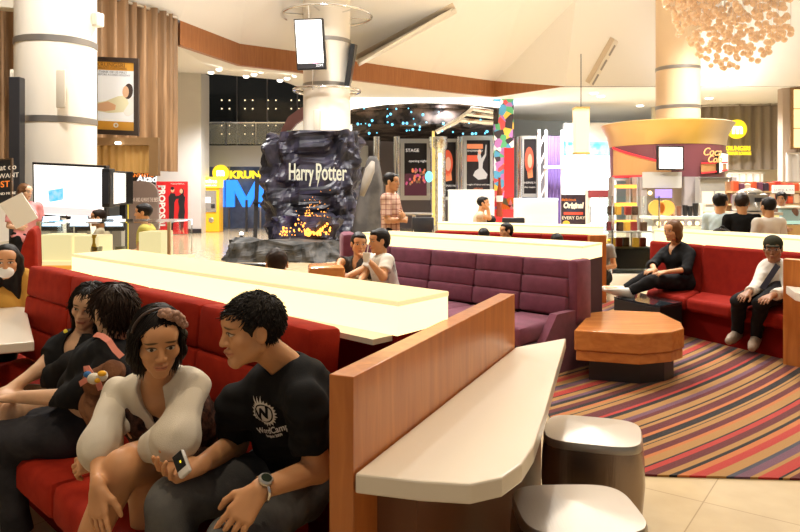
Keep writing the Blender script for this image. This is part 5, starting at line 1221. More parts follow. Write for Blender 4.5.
# --- wooden end table
tp2 = [H(574,330,.42),H(590,312.5,.42),H(612,310,.42),H(660,312,.42),H(681,322,.42),H(684,328,.42),H(672,331.5,.42),H(640,334,.42)]
tp2 = [(p.x,p.y) for p in tp2]; cxy = (sum(p[0] for p in tp2)/8,sum(p[1] for p in tp2)/8)
t = thing('end_table','low orange wood end table with angled sides on the striped carpet','table',V((cxy[0],cxy[1],0)))
sc_ = lambda k: [(cxy[0]+(x-cxy[0])*k,cxy[1]+(y-cxy[1])*k) for x,y in tp2]
link('top', MB().prism(tp2,.26,.42), M['woodh'], t, bevel=.012, seg=3); link('lower_rim', MB().prism(sc_(.97),.18,.258), M['woodh'], t, bevel=.006); link('plinth', MB().prism(sc_(.78),0.012,.18), M['dark'], t)
# --- black glass low table
bt = [H(614,297,.38),H(632,291,.38),H(682,302,.38),H(660,306,.38)]; bt = [(p.x,p.y) for p in bt]
t = thing('black_low_table','low black table with a glossy glass top before the woman in black','table',V((2.6,7.4,0)))
link('body', MB().prism(bt,.07,.36), M['black'], t, bevel=.004); link('glass_top', MB().prism(bt,.362,.38), mat('black_glass',(.02,.025,.03),.03,spec=.9), t); c2=(sum(p[0] for p in bt)/4,sum(p[1] for p in bt)/4); link('plinth', MB().prism([(c2[0]+(x-c2[0])*.8,c2[1]+(y-c2[1])*.8) for x,y in bt],.012,.07), M['dark'], t)
# --- right red sofa
bl_, br_ = V((3.0,8.4,0)), V((4.05,6.35,0)); fl_, fr_ = V((2.68,7.62,0)), V((3.35,6.10,0))
t = thing('red_sofa','long red sofa with a tall back on the right side','sofa',V((3.3,7.2,0)))
n = 3
for i in range(n):
    lp = lambda a,c,u: a+(c-a)*u
    u0,u1 = i/n+.002,(i+1)/n-.002
    b0,b1,f0,f1 = lp(bl_,br_,u0),lp(bl_,br_,u1),lp(fl_,fr_,u0),lp(fl_,fr_,u1)
    link('seat', MB().hexa([b0+Z1*.29,f0+Z1*.29,f1+Z1*.29,b1+Z1*.29,b0+Z1*.43,f0+Z1*.42,f1+Z1*.42,b1+Z1*.43]), M['red2'], t, bevel=.035, seg=3, smooth=.7)
    df = (f0-b0).normalized()
    link('backrest', MB().hexa([b0+df*.02+Z1*.36,b0+df*.20+Z1*.40,b1+df*.20+Z1*.40,b1+df*.02+Z1*.36,b0-df*.02+Z1*.92,b0+df*.09+Z1*.92,b1+df*.09+Z1*.92,b1-df*.02+Z1*.92]), M['red2'], t, bevel=.03, seg=3, smooth=.7)
link('base', MB().prism([(p.x,p.y) for p in (bl_,fl_*.93+bl_*.07+V((.05,.05,0)),fr_*.93+br_*.07+V((.05,.05,0)),br_)],0.012,.29), M['redd'], t)
k_ = V((.28,.55,0))
litbox('glowing_counter','glowing counter running behind the right red sofa',bl_+V((.10,.12,0)),br_+V((.10,.10,0)),br_+V((.62,.35,0)),bl_+V((.35,.62,0)),.90,1.04,0,M['redd'])
pq = [P(783,0,6.05),P(830,0,5.75),P(833,0,5.85),P(786,0,6.15)]
one('wood_partition', MB().prism([(p.x,p.y) for p in pq],0,P(0,259,6.05).z), M['wood'], 'upright orange wood partition at the right edge beside the man in the cap','partition', bevel=.004)
sq = [P(786,0,5.98),P(830,0,5.68),P(830,0,5.2),P(795,0,5.6)]
one('cream_shelf', MB().prism([(p.x,p.y) for p in sq],.63,.70), M['laminate'], 'cream shelf on the wood partition at the right edge','shelf', bevel=.006)
# --- steel stools
def stool(c, w, rz, h_, name, lab):
    t = thing(name, lab, 'stool', V((c[0],c[1],0)), 'steel drum stools'); c = V((c[0],c[1],0)); R = Matrix.Rotation(rz,3,'Z'); n = 48
    def ringp(k, z, sag=0):
        o = []
        for i in range(n):
            a = 2*PI*i/n; ca, sa = math.cos(a), math.sin(a); e = .52
            x = math.copysign(abs(ca)**e,ca)*w/2*k; y = math.copysign(abs(sa)**e,sa)*w/2*k*.92
            zz = z+sag*(1-(y/(w/2))**2)
            o.append(c+R@V((x,y,zz)))
        return o
    prof = [(.80,.012),(.86,.03),(.95,.14),(1.0,.26),(.985,.36),(.955,h_-.02)]
    vs = [p for k,z in prof for p in ringp(k,z)]; mb = MB().add(vs,[(j*n+i,j*n+(i+1)%n,(j+1)*n+(i+1)%n,(j+1)*n+i) for j in range(len(prof)-1) for i in range(n)]+[tuple(range(n))[::-1]])
    link('body', mb, mat('stool_steel',(.34,.27,.22),.27,1,bump=(12,.10),stretch=(6,6,.1)), t, smooth=.8)
    tr = [(.955,h_-.02,0),(.955,h_,0),(.93,h_+.012,0)]+[(k,h_+.012,.018*(1-k/.93)) for k in (.8,.6,.4,.2)]
    vs = [p for k,z,s_ in tr for p in ringp(k,z,0)]; vs = [V(p) for p in vs]
    for j,(k,z,s_) in enumerate(tr):
        for i in range(n): vs[j*n+i].z += s_
    vs.append(c+V((0,0,h_+.03))); L_ = len(tr)
    mb = MB().add(vs,[(j*n+i,j*n+(i+1)%n,(j+1)*n+(i+1)%n,(j+1)*n+i) for j in range(L_-1) for i in range(n)]+[((L_-1)*n+i,(L_-1)*n+(i+1)%n,L_*n) for i in range(n)])
    link('seat_top', mb, mat('stool_top',(.50,.46,.41),.36,.9,bump=(14,.06),stretch=(8,.3,1)), t, smooth=.8)
s1 = H(594,432,.45); stool((s1.x,s1.y+.02),.435,-.30,.44,'steel_stool','brushed steel stool at the rounded end of the cream shelf, farther one')
s2 = H(577,508,.45); stool((s2.x,s2.y),.425,.02,.44,'steel_stool','brushed steel stool cut by the bottom edge, nearer one')
# ================================================================ PEOPLE
SK = dict(tan=((.62,.31,.145),(.50,.15,.10)), fair=((.66,.40,.25),(.55,.16,.13)), brown=((.36,.165,.08),(.30,.10,.07)))
def skm(k): return skin('skin_'+k, *SK[k])
HAIR = dict(black=mat('hair_black',(.010,.007,.006),.5,spec=.22), dark=mat('hair_dark_brown',(.022,.011,.007),.5,spec=.25), brown=mat('hair_brown',(.14,.06,.022),.5,spec=.3))
def cloth(name, col, col2=None, sc=9, bump=(220,.12), rough=.85): return mat(name, col, rough, var=(col2,sc,.4,.65) if col2 else None, bump=bump, spec=.15)
def person(label, J, sk='tan', hair=('short','black'), top=None, bottom=None, shoes=None, vox=.009, fem=0, up=(0,0,1), group=None, hands=None, fat=1.0, belly=0, hvol=1.0, seed=1, hg=None):
    g = J['g']; hg = hg or g
    h = Head(J['hed'], J['fac'], up, hg)
    fd = Fd(); body_prims(fd, J, fem, fat=fat, belly=belly)
    for q in 'LR':
        hp = (hands or {}).get(q, {}); hand_sdf(fd, J['w'+q], hp.get('d',J['d'+q]), hp.get('n',J['n'+q]), q, g*(.92 if fem else 1), hp.get('curl',.35), hp.get('spread',1), max(1,vox/.0075*.8))
    nk = J['nek']; head_sdf(fd, h, nk+(J['hed']-nk)*.05, fem)
    b = sdf_obj('person', fd, vox, skm(sk), attr=lambda v: h.loc(v)); tag(b, label, 'person', group)
    L, Fw, S = torso_parts(J)
    if hair[0]:
        fd = Fd(); hair_sdf(fd, h, hair[0], hvol); sdf_obj('hair', fd, max(.005,vox*.8), HAIR[hair[1]], b, wr=(.004,60,seed))
    if bottom:
        fd = Fd(); kind = bottom.get('kind','trousers'); off = bottom.get('off',.014)
        R = np.stack([L,Fw,S]); fd.ell(J['pel']+S*.02, R, np.array((.158+.012*fem,.112,.13))*g*fat+off*.8, .03)
        if kind == 'trousers': body_prims(fd, J, fem, off, ('legU','legL'), shin=bottom.get('shin',.93), fat=fat)
        else:
            t = bottom.get('len',.6)
            for q in 'LR': fd.cap(J['h'+q], J['h'+q]+(J['k'+q]-J['h'+q])*t, (.098*fat)*g+off, (.098-.025*t)*g+off+.008, .05, cut=True)
        fd.cutp(J['pel']+np.array((0,0,.22*g)), (0,0,1))
        sdf_obj(kind, fd, max(vox,.006), bottom['m'], b, wr=(bottom.get('wr',.005),24,seed+5))
    if top:
        fd = Fd(); off = top.get('off',.017); slv = top.get('slv',.3)
        body_prims(fd, J, fem, off, ('torso','armU')+(('armL',) if slv > .5 else ()), slv=slv, fat=fat, belly=belly, k=top.get('k',.04))
        fd.cap(nk-S*.0, nk+(J['hed']-nk)*.6, top.get('neck',.060)*g, .064*g, .006, 'sub')
        if top.get('vee'): fd.cap(nk+Fw*.03, nk-S*top['vee']*g+Fw*.12*g, .06*g, .02*g, .006, 'sub')
        fd.cutp(J['pel']-S*top.get('hem',.06)*g, -S)
        s = sdf_obj(top.get('name','shirt'), fd, vox, top['m'], b, wr=(top.get('wr',.006),26,seed)); b_shirt = s
    if shoes:
        fd = Fd(); body_prims(fd, J, 0, .010, ('foot',))
        for q in 'LR':
            f2 = Fd(); f2.p = fd.p[(0 if q == 'L' else len(fd.p)//2):(len(fd.p)//2 if q == 'L' else None)]
            f2.cutp(J['a'+q]+np.array([0,0,.045]), (0,0,1)); sdf_obj('shoe', f2, vox, shoes, b)
    return b, h
A3 = lambda v: np.array(v, float)
PP = lambda px,py,Y: A3(P(px,py,Y))
def tee(n,c,**k): return dict(m=cloth(n,c), **k)
jean = cloth('charcoal_jeans',(.075,.075,.078),(.15,.15,.148),7,(260,.25))
blk = cloth('black_cotton',(.010,.010,.011)); blkp = cloth('black_trouser',(.014,.013,.014))

# ---- the man in front: black printed tee, grey jeans, watch, phone
J = dict(pel=A3((-.35,2.42,.53)), nek=PP(287,366,2.17), hed=PP(251,330,2.08), fac=unit((-.87,-.50,-.10)), g=.97,
    sR=PP(235,404,2.27), sL=PP(305,402,2.05), eR=PP(237,441,2.36), wR=PP(199,466,2.08), eL=PP(318,469,2.08), wL=PP(259,490,1.93),
    hR=A3((-.41,2.47,.52)), hL=A3((-.33,2.33,.52)), kR=PP(173,502,2.06), kL=PP(226,552,1.92))
J['aR'] = J['kR']+A3((-.05,-.06,-.45)); J['aL'] = J['kL']+A3((-.06,-.02,-.45)); J['tR'] = J['aR']+A3((-.16,-.08,-.05)); J['tL'] = J['aL']+A3((-.14,-.11,-.05))
J['dR'] = (-.80,-.55,-.04); J['nR'] = (.15,-.35,.9); J['dL'] = (-.50,-.35,-.62); J['nL'] = (-.2,.62,-.55)
man, h = person('man in a black printed tee turned to the woman beside him, holding a phone', J, 'tan', ('trim','black'), dict(m=blk,slv=.34,hem=.10,wr=.008,off=.016,neck=.050,k=.05), dict(m=jean,wr=.009,off=.016), mat('shoe_dark',(.03,.025,.02),.5), .0042, hg=.88,
    hands=dict(R=dict(curl=[.55,.75,.85,.9]), L=dict(curl=[.22,.28,.32,.36],spread=.7)), seed=3)
def shortrule(p, r):
    x,y,z = p
    if y > .055 and z < .070: return None
    if y > .02 and z < .045+.3*(y-.02) : return None
    if z < -.02+.62*y or (abs(x) > .066 and -.035 < y < .03 and z < .02): return None
    w_ = np.array((.01,-.075,.10)); f_ = max(0,y)*4
    j = r.normal(size=3)*.25
    return (lambda q: unit(q-w_+1e-4)+j+np.array((0,.5*f_,-.05)), r.uniform(.026,.042)+.05*f_, .06+.22*f_+r.uniform(0,.07), .12)
link('hair_strands', locks(h, 1900, shortrule, 5, .0028, 2, stop=stop_ear), HAIR['black'], man, smooth=True)
# shirt print projected on the chest
sh_ = [c for c in man.children if c.name.startswith('shirt')][0]
loc_ = np.array(man.location); me = sh_.data
bvh = BVHTree.FromPolygons([tuple(v.co) for v in me.vertices], [tuple(p.vertices) for p in me.polygons])
L, Fw, S = torso_parts(J)
o_ = V((0,0,EYE)); d_ = (P(263,414,2)-o_).normalized(); hit = bvh.ray_cast(o_, d_)
C_ = hit[0]; n_ = (hit[1]*.6+V(Fw)*.4).normalized(); n_ = n_ if n_.dot(d_) < 0 else -n_
up_ = V(S); up_ = (up_-n_*up_.dot(n_)).normalized(); rt_ = up_.cross(n_).normalized()
def project(mb, lift):
    tris = [(f[0],f[i],f[i+1]) for f in mb.f for i in range(1,len(f)-1)]; vv = [V(v) for v in mb.v]; k = 0
    while k < len(tris):
        a,b,c = tris[k]; e = sorted([((vv[a]-vv[b]).length,a,b,c),((vv[b]-vv[c]).length,b,c,a),((vv[c]-vv[a]).length,c,a,b)])[-1]
        if e[0] > .006:
            vv.append((vv[e[1]]+vv[e[2]])/2); n = len(vv)-1; tris[k] = (e[1],n,e[3]); tris.append((n,e[2],e[3]))
        else: k += 1
    mb.f = tris; mb.v = vv; out = []
    for v in mb.v:
        q = V(v); h_ = bvh.ray_cast(q+n_*.15, -n_)
        out.append(tuple(h_[0]+n_*lift) if h_[0] else tuple(q))
    mb.v = out; return mb
pr = MB(); at = lambda x,y: C_+rt_*x+up_*y
for i in range(40):
    a0,a1 = 2*PI*i/40,2*PI*(i+1)/40
    pr.add([at(.037*math.cos(a)*1.0,.037*math.sin(a)) if k < 2 else at(.0325*math.cos(a),.0325*math.sin(a)) for k,a in enumerate((a0,a1,a1,a0))],[(0,1,2,3)])
    pr.add([at(0,0),at(.028*math.cos(a0),.028*math.sin(a0)),at(.028*math.cos(a1),.028*math.sin(a1))],[(0,1,2)])
rz_ = random.Random(3)
for i in range(24):
    a = 2*PI*i/24; l_ = .0405+rz_.uniform(.002,.009)+(.016 if 5 <= i <= 7 else 0)
    pr.add([at(.037*math.cos(a-.13),.037*math.sin(a-.13)),at(.037*math.cos(a+.13),.037*math.sin(a+.13)),at(l_*math.cos(a),l_*math.sin(a))],[(0,1,2)])
for s_,sz,y in (('WordCamp',.027,-.060),('Bangkok 2009',.013,-.079)):
    tm = text(s_, sz, at(-.006,y), rt_, up_, 0, bold=.0006); pr.add(tm.v, tm.f)
link('shirt_print', project(pr,.0035), mat('print_offwhite',(.70,.68,.64),.7), man)['label'] = 'white printed emblem and lettering'
link('shirt_print_letter', project(text('W',.050,at(0,0),rt_,up_,0,bold=.0022,sx=.95),.0055), blk, man)
# wrist watch
w0 = V(J['wL']); ax_ = (V(J['wL'])-V(J['eL'])).normalized(); s1_ = (V((0,-.55,.75))-ax_*ax_.dot(V((0,-.55,.75)))).normalized(); s2_ = ax_.cross(s1_); w0 = w0-ax_*.012
mb = MB(); mb.tube([w0+(s1_*.0295+s2_*0)*math.cos(a)+s2_*.034*math.sin(a) for a in [2*PI*k/24 for k in range(25)]],.006,6,False)
wt_ = link('wrist_watch', mb, M['chrome'], man, smooth=True)
mb = MB(); R_ = Matrix((s2_,ax_,s1_)).transposed(); vs = []
prf = [(.0,.0),(.021,.0),(.021,.007),(.018,.010),(.0,.010)]
for r_,z in prf:
    for k in range(24): vs.append(w0+s1_*(.030+z)+(s2_*math.cos(2*PI*k/24)+ax_*math.sin(2*PI*k/24))*r_)
mb.add(vs,[(j*24+k,j*24+(k+1)%24,(j+1)*24+(k+1)%24,(j+1)*24+k) for j in range(4) for k in range(24)]); sub('watch_case', mb, M['steel'], wt_, smooth=.6)
mb = MB().add([w0+s1_*.0408+(s2_*math.cos(2*PI*k/24)+ax_*math.sin(2*PI*k/24))*.015 for k in range(24)],[tuple(range(24))]); sub('watch_dial', mb, mat('dial_black',(.02,.03,.02),.2), wt_)
# phone in his hand
c_ = P(182,464,1.99); t = thing('mobile_phone','small white and black mobile phone in the hand of the man in front','phone',c_)
nz_ = V((-.45,-.80,.42)).normalized(); ly_ = V((-.55,.05,.62)); ly_ = (ly_-nz_*ly_.dot(nz_)).normalized(); R_ = Matrix((ly_.cross(nz_),ly_,nz_)).transposed()
link('body', MB().rbox(c_,(.040,.074,.016),.006,R=R_), mat('phone_white',(.80,.78,.74),.3), t, smooth=.6); link('screen', MB().box(c_+R_@V((0,.008,.0085)),(.034,.050,.001),R=R_), M['black'], t); link('icon', MB().box(c_+R_@V((.004,.004,.0094)),(.005,.007,.0006),R=R_), M['yellow'], t)
one('paper_card', MB().hexa([P(216,455,2.62),P(236,449,2.70),P(242,453,2.62),P(222,460,2.55),P(216,454,2.62),P(236,448,2.70),P(242,452,2.62),P(222,459,2.55)]), mat('card_paper',(.72,.66,.55),.6), 'pale paper card lying on the red seat behind the arm of the man in front','card')

# ---- the woman in white blouse, brown patterned dress
J = dict(pel=A3((-.79,2.58,.54)), nek=PP(158,380,2.28), hed=PP(158,341,2.20), fac=unit((.43,-.87,-.20)), g=.93,
    sR=PP(117,394,2.40), sL=PP(190,385,2.27), eR=PP(101,446,2.20), wR=PP(98,487,2.02), eL=PP(176,440,2.12), wL=PP(104,460,2.20),
    hR=A3((-.88,2.56,.53)), hL=A3((-.72,2.52,.54)), kR=PP(146,490,2.22), kL=PP(122,468,2.10))
J['aL'] = J['kL']+A3((-.15,-.05,-.36)); J['aR'] = J['kR']+A3((.02,-.02,-.42)); J['tL'] = J['aL']+A3((-.06,-.13,-.07)); J['tR'] = J['aR']+A3((0,-.15,-.06))
J['dR'] = (.12,-.28,-.75); J['nR'] = (.35,.75,-.15); J['dL'] = (-.92,-.1,-.14); J['nL'] = (-.1,.55,-.7)
wht = cloth('white_blouse',(.66,.60,.50),None,9,(420,.25)); dress = cloth('brown_dress',(.022,.011,.009),(.10,.045,.03),42,(120,.3))
wom, h = person('woman in a white blouse with a beige flower headband looking up at the camera', J, 'tan', ('bob','black'), dict(m=wht,slv=.62,hem=-.35,wr=.005,off=.017,vee=.13,name='blouse',neck=.066), dict(kind='dress',m=dress,len=.66,off=.024,wr=.010), None, .0042, fem=1, up=(-.03,0,1), hg=.90, fat=.93,
    hands=dict(R=dict(curl=[.12,.2,.26,.32],spread=1.6), L=dict(curl=[.75,.85,.9,.95])), seed=6, hvol=1.02)
fd = Fd(); L, Fw, S = torso_parts(J); R = np.stack([L,Fw,S]); fd.ell(J['pel']+(J['nek']-J['pel'])*.45, R, np.array((.158,.128,.22)), .03); fd.ell(J['pel']+(J['nek']-J['pel'])*.60+Fw*.05, R, np.array((.140,.092,.12)), .03)
sdf_obj('dress_bodice', fd, .006, dress, wom, wr=(.006,30,3))
for q in 'LR':   # gathered cuffs
    e,w_ = J['e'+q],J['w'+q]; a = e+(w_-e)*.24; b_ = e+(w_-e)*.38; fd = Fd(); fd.cap(a,b_,.058,.043,.01,cut=True); sdf_obj('cuff', fd, .004, wht, wom, wr=(.004,60,2))
    s_ = J['s'+q]; fd = Fd(); fd.cap(s_,e,.050,.057,.06); fd.cap(e,e+(w_-e)*.22,.056,.054,.05); sdf_obj('sleeve', fd, .0045, wht, wom, wr=(.005,30,9))
def bobrule(p, r):
    x,y,z = p
    if y > .06 and z < .085: return None
    if y > .0 and z < .03: return None
    if z < -.03: return None
    c0 = np.array((-.02,.0,.13)); j = r.normal(size=3)*.06
    if y > .045 and z > .08: return (lambda q: np.array((1.0 if x > -.035 else -1.0,.10,-.45))+j, r.uniform(.07,.12), .03, .45)
    return (lambda q: unit(q-c0)*np.array((1,.8,1))+np.array((0,-.15,-.5))+j, r.uniform(.13,.19), .02, .9)
link('hair_strands', locks(h, 1300, bobrule, 8, .0036, 5), HAIR['black'], wom, smooth=True)
mb = MB(); pts = []
for k in range(15):
    a = -1.35+2.7*k/14; pts.append(h.w(.0895*math.sin(a),.028,.030+.0985*math.cos(a)))
mb.tube(pts,.005,6); hb = link('headband', mb, mat('headband_dark',(.05,.03,.025),.5), wom, smooth=True)
mb = MB(); r3 = random.Random(2)
for (x,y,z,s_) in ((-.030,.055,.118,.020),(-.052,.048,.104,.021),(-.068,.042,.086,.018),(-.008,.058,.124,.016),(-.080,.036,.066,.014)):
    for k in range(6):
        a = 2*PI*k/6+r3.random(); p = V(h.w(x+s_*.55*math.cos(a),y+.3*s_*r3.random(),z+s_*.55*math.sin(a))); mb.ball(p,(s_*.62,s_*.5,s_*.55),8,5)
    mb.ball(V(h.w(x,y+.01,z)),s_*.5,8,5)
sub('headband_flowers', mb, mat('beige_flower',(.55,.34,.26),.6,var=((.35,.20,.15),60,.4,.6)), hb, smooth=True)

# ---- the couple further along the bench
J = dict(pel=P(92,432,3.02), nek=PP(82,338,3.32), hed=PP(89,306,3.32), fac=unit((-.05,-.93,-.18)), g=.90,
    sR=PP(60,347,3.36), sL=PP(104,354,3.28), eR=PP(36,372,3.22), wR=PP(8,390,3.10), eL=PP(95,400,3.2), wL=PP(60,408,3.05))
J['pel'] = PP(70,405,3.38); J['hR'] = J['pel']+A3((-.07,-.04,0)); J['hL'] = J['pel']+A3((.07,-.07,0)); J['kR'] = PP(4,404,3.05); J['kL'] = PP(14,412,2.95)
for q in 'LR': J['a'+q] = J['k'+q]+A3((-.08,-.03,-.40)); J['t'+q] = J['a'+q]+A3((-.12,-.10,-.04)); J['d'+q] = (-.8,-.4,-.2); J['n'+q] = (0,0,-1)
girl, h = person('long haired girl in black leaning her head against the young man on the bench', J, 'fair', ('long','black'), dict(m=blk,slv=.22,hem=.06,vee=.05), dict(kind='shorts',m=cloth('brown_shorts',(.20,.13,.08),(.12,.07,.04)),len=.55), None, .0055, fem=1, up=(.22,0,1), hg=.88, seed=8)
def longrule(p, r):
    x,y,z = p
    if y > .055 and z < .085: return None
    if y > .0 and z < .03 or z < -.03: return None
    c0 = np.array((0,.01,.13)); j = r.normal(size=3)*.05
    if y > .045 and z > .08: return (lambda q: np.array((1.0 if x > 0 else -1.0,.1,-.5))+j, r.uniform(.10,.16), .03, .5)
    return (lambda q: unit(q-c0)+np.array((0,-.1,-.6))+j, r.uniform(.28,.38), .02, .95)
link('hair_strands', locks(h, 900, longrule, 9, .0042, 12), HAIR['black'], girl, smooth=True)
gs_ = [c for c in girl.children if c.name.startswith('shirt')][0]; gb_ = BVHTree.FromPolygons([tuple(v.co) for v in gs_.data.vertices], [tuple(p.vertices) for p in gs_.data.polygons])
hit = None
for py in range(332,352,2):
    hit = gb_.ray_cast(V((0,0,EYE)), (P(66,py,3)-V((0,0,EYE))).normalized())[0]
    if hit: break
one('badge', MB().ball((hit or P(66,340,3.2))+V((0,-.004,.004)),(.011,.006,.011),8,5), mat('pin_yellow',(.8,.6,.05),.4,es=.2), 'tiny yellow badge on the shoulder of the long haired girl','badge')
J = dict(pel=PP(80,428,2.90), nek=PP(112,346,2.88), hed=PP(113,312,2.88), fac=unit((-.78,.60,-.12)), g=.95,
    sL=PP(112,372,2.70), sR=PP(88,358,3.06), eL=PP(76,398,2.74), wL=PP(20,397,2.86), eR=PP(58,378,3.2), wR=PP(70,385,3.35))
J['hL'] = J['pel']+A3((-.02,-.08,0)); J['hR'] = J['pel']+A3((-.02,.08,0)); J['kL'] = PP(4,438,2.80); J['kR'] = PP(-4,432,3.0)
J['aL'] = J['kL']+A3((.05,.02,-.42)); J['aR'] = J['kR']+A3((-.05,0,-.42))
for q in 'LR': J['t'+q] = J['a'+q]+A3((-.16,.0,-.05)); J['d'+q] = (-1,.1,-.1); J['n'+q] = (0,0,-1)
guy, h = person('dark haired young man in black seen from behind, facing the long haired girl', J, 'fair', ('mid','dark'), dict(m=blk,slv=.62,hem=-.10,wr=.010,off=.024), dict(m=cloth('dark_jeans',(.022,.022,.028),(.04,.04,.048),9,(260,.25)),wr=.010,off=.018), mat('shoe_pale',(.5,.5,.48),.5), .005, hg=.93, seed=11, hvol=1.05)
def midrule(p, r):
    x,y,z = p
    if y > .05 and z < .08: return None
    if y > .02 and z < .02: return None
    if z < -.06+.3*y or (abs(x) > .066 and -.02 < y < .03 and z < .0): return None
    w_ = np.array((.0,-.05,.12)); j = r.normal(size=3)*.3
    return (lambda q: unit(q-w_+1e-4)+np.array((0,0,-.35))+j, r.uniform(.05,.09), .12+r.uniform(0,.16), .35)
link('hair_strands', locks(h, 1500, midrule, 6, .0036, 14, stop=stop_ear), HAIR['dark'], guy, smooth=True)
L, Fw, S = torso_parts(J); R = np.stack([L,Fw,S])
mb = MB(); c_ = J['pel']+S*.11
mb.tube([V(c_+L*.178*math.cos(a)+Fw*.135*math.sin(a)) for a in [2*PI*k/32 for k in range(33)]],[.018]*33,6,False); bt_ = link('belt', mb, mat('belt_lime',(.50,.50,.04),.4,var=((.12,.12,.02),30,.5,.6)), guy, smooth=True)
# brown bag with pink straps and a plush toy
t = thing('brown_bag','brown cloth bag with pink straps between the young man and the woman','bag',P(95,400,2.62))
fd = Fd(); fd.cap(PP(93,382,2.64),PP(112,371,2.60),.045,.045,.02); fd.cap(PP(97,408,2.66),PP(108,424,2.60),.060,.060,.05); sdf_obj('body', fd, .006, cloth('bag_brown',(.22,.10,.05),(.16,.07,.035),12,(150,.3)), t, wr=(.010,30,4))
pk = cloth('strap_pink',(.70,.26,.20)); mb = MB()
def ribbon(path, w_, nrm):
    path = [V(p) for p in path]; vs = []
    for i,p in enumerate(path):
        tt = (path[min(i+1,len(path)-1)]-path[max(i-1,0)]).normalized(); s_ = tt.cross(V(nrm)).normalized()*w_/2; vs += [p-s_,p+s_]
    return MB().add(vs+[v+V(nrm)*.004 for v in vs],[(2*i,2*i+1,2*i+3,2*i+2) for i in range(len(path)-1)]+[(len(vs)+2*i,len(vs)+2*i+2,len(vs)+2*i+3,len(vs)+2*i+1) for i in range(len(path)-1)]+[(2*i,2*i+2,len(vs)+2*i+2,len(vs)+2*i) for i in range(len(path)-1)]+[(2*i+1,len(vs)+2*i+1,len(vs)+2*i+3,2*i+3) for i in range(len(path)-1)])
link('strap', ribbon([P(95,334.5,2.72),P(102,336,2.66),P(109,341,2.62),P(115,350,2.59),P(122,357,2.57)],.022,(.2,-.8,.5)), pk, t)
for a in ([P(84,369,2.60),P(88,368,2.57),P(92,375,2.55)],[P(80,384,2.60),P(86,380,2.56),P(93,378,2.55)],[P(95,376,2.54),P(99,384,2.53),P(101,390,2.53)]): link('strap', ribbon(a,.02,(0,-1,.2)), pk, t)
t = thing('plush_toy','small white and yellow plush toy with a blue cap hanging on the brown bag','toy',P(96,380,2.5))
pwh = mat('plush_white',(.72,.68,.58),.9,bump=(300,.4)); link('body', MB().ball(P(94,378.5,2.50),(.024,.02,.020),14,10), pwh, t, smooth=True); link('head', MB().ball(P(103,376,2.50),(.017,.017,.019),14,10), pwh, t, smooth=True); link('cap', MB().ball(P(87.5,374.5,2.51),(.014,.013,.012),12,8), mat('plush_blue',(.03,.14,.38),.8), t, smooth=True); link('patch', MB().ball(P(102,373.5,2.488),(.016,.012,.010),12,8), mat('plush_yellow',(.80,.42,.02),.8), t, smooth=True); link('patch', MB().ball(P(97.5,380.5,2.487),(.011,.010,.009),12,8), MATS['plush_yellow'], t, smooth=True)

# ---- others, from left to right
J = sit((-2.72,4.72), (.35,-.9), .42, 1.58, .12); J['hed'] = PP(7,262,4.62); J['nek'] = PP(0,285,4.70); J['fac'] = unit((.38,-.92,-.05))
b, h = person('girl with a white face mask in a mustard top behind the cream table', J, 'tan', ('long','black'), tee('mustard_cotton',(.55,.30,.06),slv=.6), dict(m=blkp), M['black'], .008, fem=1, hg=.95)
fd = Fd(); h.e(fd, (0,.068,-.060), (.052,.040,.042), .01); sdf_obj('face_mask', fd, .006, mat('mask_white',(.82,.82,.80),.7), b)
J = stand((-5.20,9.7), (.75,-.6), 1.62, 'fwd'); J['fac'] = unit((.95,-.2,-.1))
b, h = person('woman in a pink top holding up a large sheet of paper by the white screen', J, 'fair', ('bob','brown'), tee('pink_cotton',(.72,.30,.30),slv=.4), dict(m=blkp), M['black'], .009, fem=1)
q = [P(16,229,9.15),P(38,218,9.15),P(21.6,192.6,9.2),P(-1,204,9.2)]
one('paper_sheet', MB().slab(q,(0,.01,0)), mat('sheet_cream',(.80,.74,.62),.6), 'large tilted cream sheet of paper held by the woman in pink','paper')
for (px,py,Y,fc,hr,lab,tp,st) in [(143,213,8.6,(-1,-.15,0),('short','black'),'young man in an olive shirt in profile behind the glass topped counter',tee('olive_cotton',(.50,.42,.10),slv=.3),.52),(98,218,9.4,(-.95,-.3,0),('mid','dark'),'person with brown hair half hidden behind the glass topped counter',tee('cream_cotton',(.62,.52,.36),slv=.3),.5),
        (506,231,10.0,(-.9,-.3,0),('mid','black'),'person in black in profile between the two middle glowing counters',dict(m=blk,slv=.3),.30),(484,236,9.7,(.2,.98,0),('mid','black'),'person with only dark hair showing above the middle counter, left of the profile',dict(m=blk,slv=.3),.22),(557,242,9.0,(.2,.98,0),('short','black'),'person with rounded dark hair seen from behind at the right of the middle counters',dict(m=blk,slv=.3),.24),(598,234,10.4,(-.5,-.8,0),('mid','dark'),'person with dark hair at the end of the short wood partition',tee('grey_cotton',(.3,.3,.3),slv=.3),.30),(491.5,222,12.0,(.3,.95,0),('short','black'),'person with dark hair seated just right of the man in the tank top',dict(m=blk,slv=.3),.42)]:
    hx = PP(px,py,Y); f_ = unit((fc[0],fc[1],0)); J = sit((hx[0]-f_[0]*.10,hx[1]-f_[1]*.10), f_, st, 1.64, .10)
    dz = hx-J['hed']; 
    for k in J:
        if k in ('hed','nek','pel') or k[0] in 'sewhkat' and len(k) == 2: J[k] = J[k]+(dz if k[0] not in 'kat' else dz*A3((1,1,0)))
    person(lab, J, 'tan', hr, tp, dict(m=blkp), M['black'], .010)
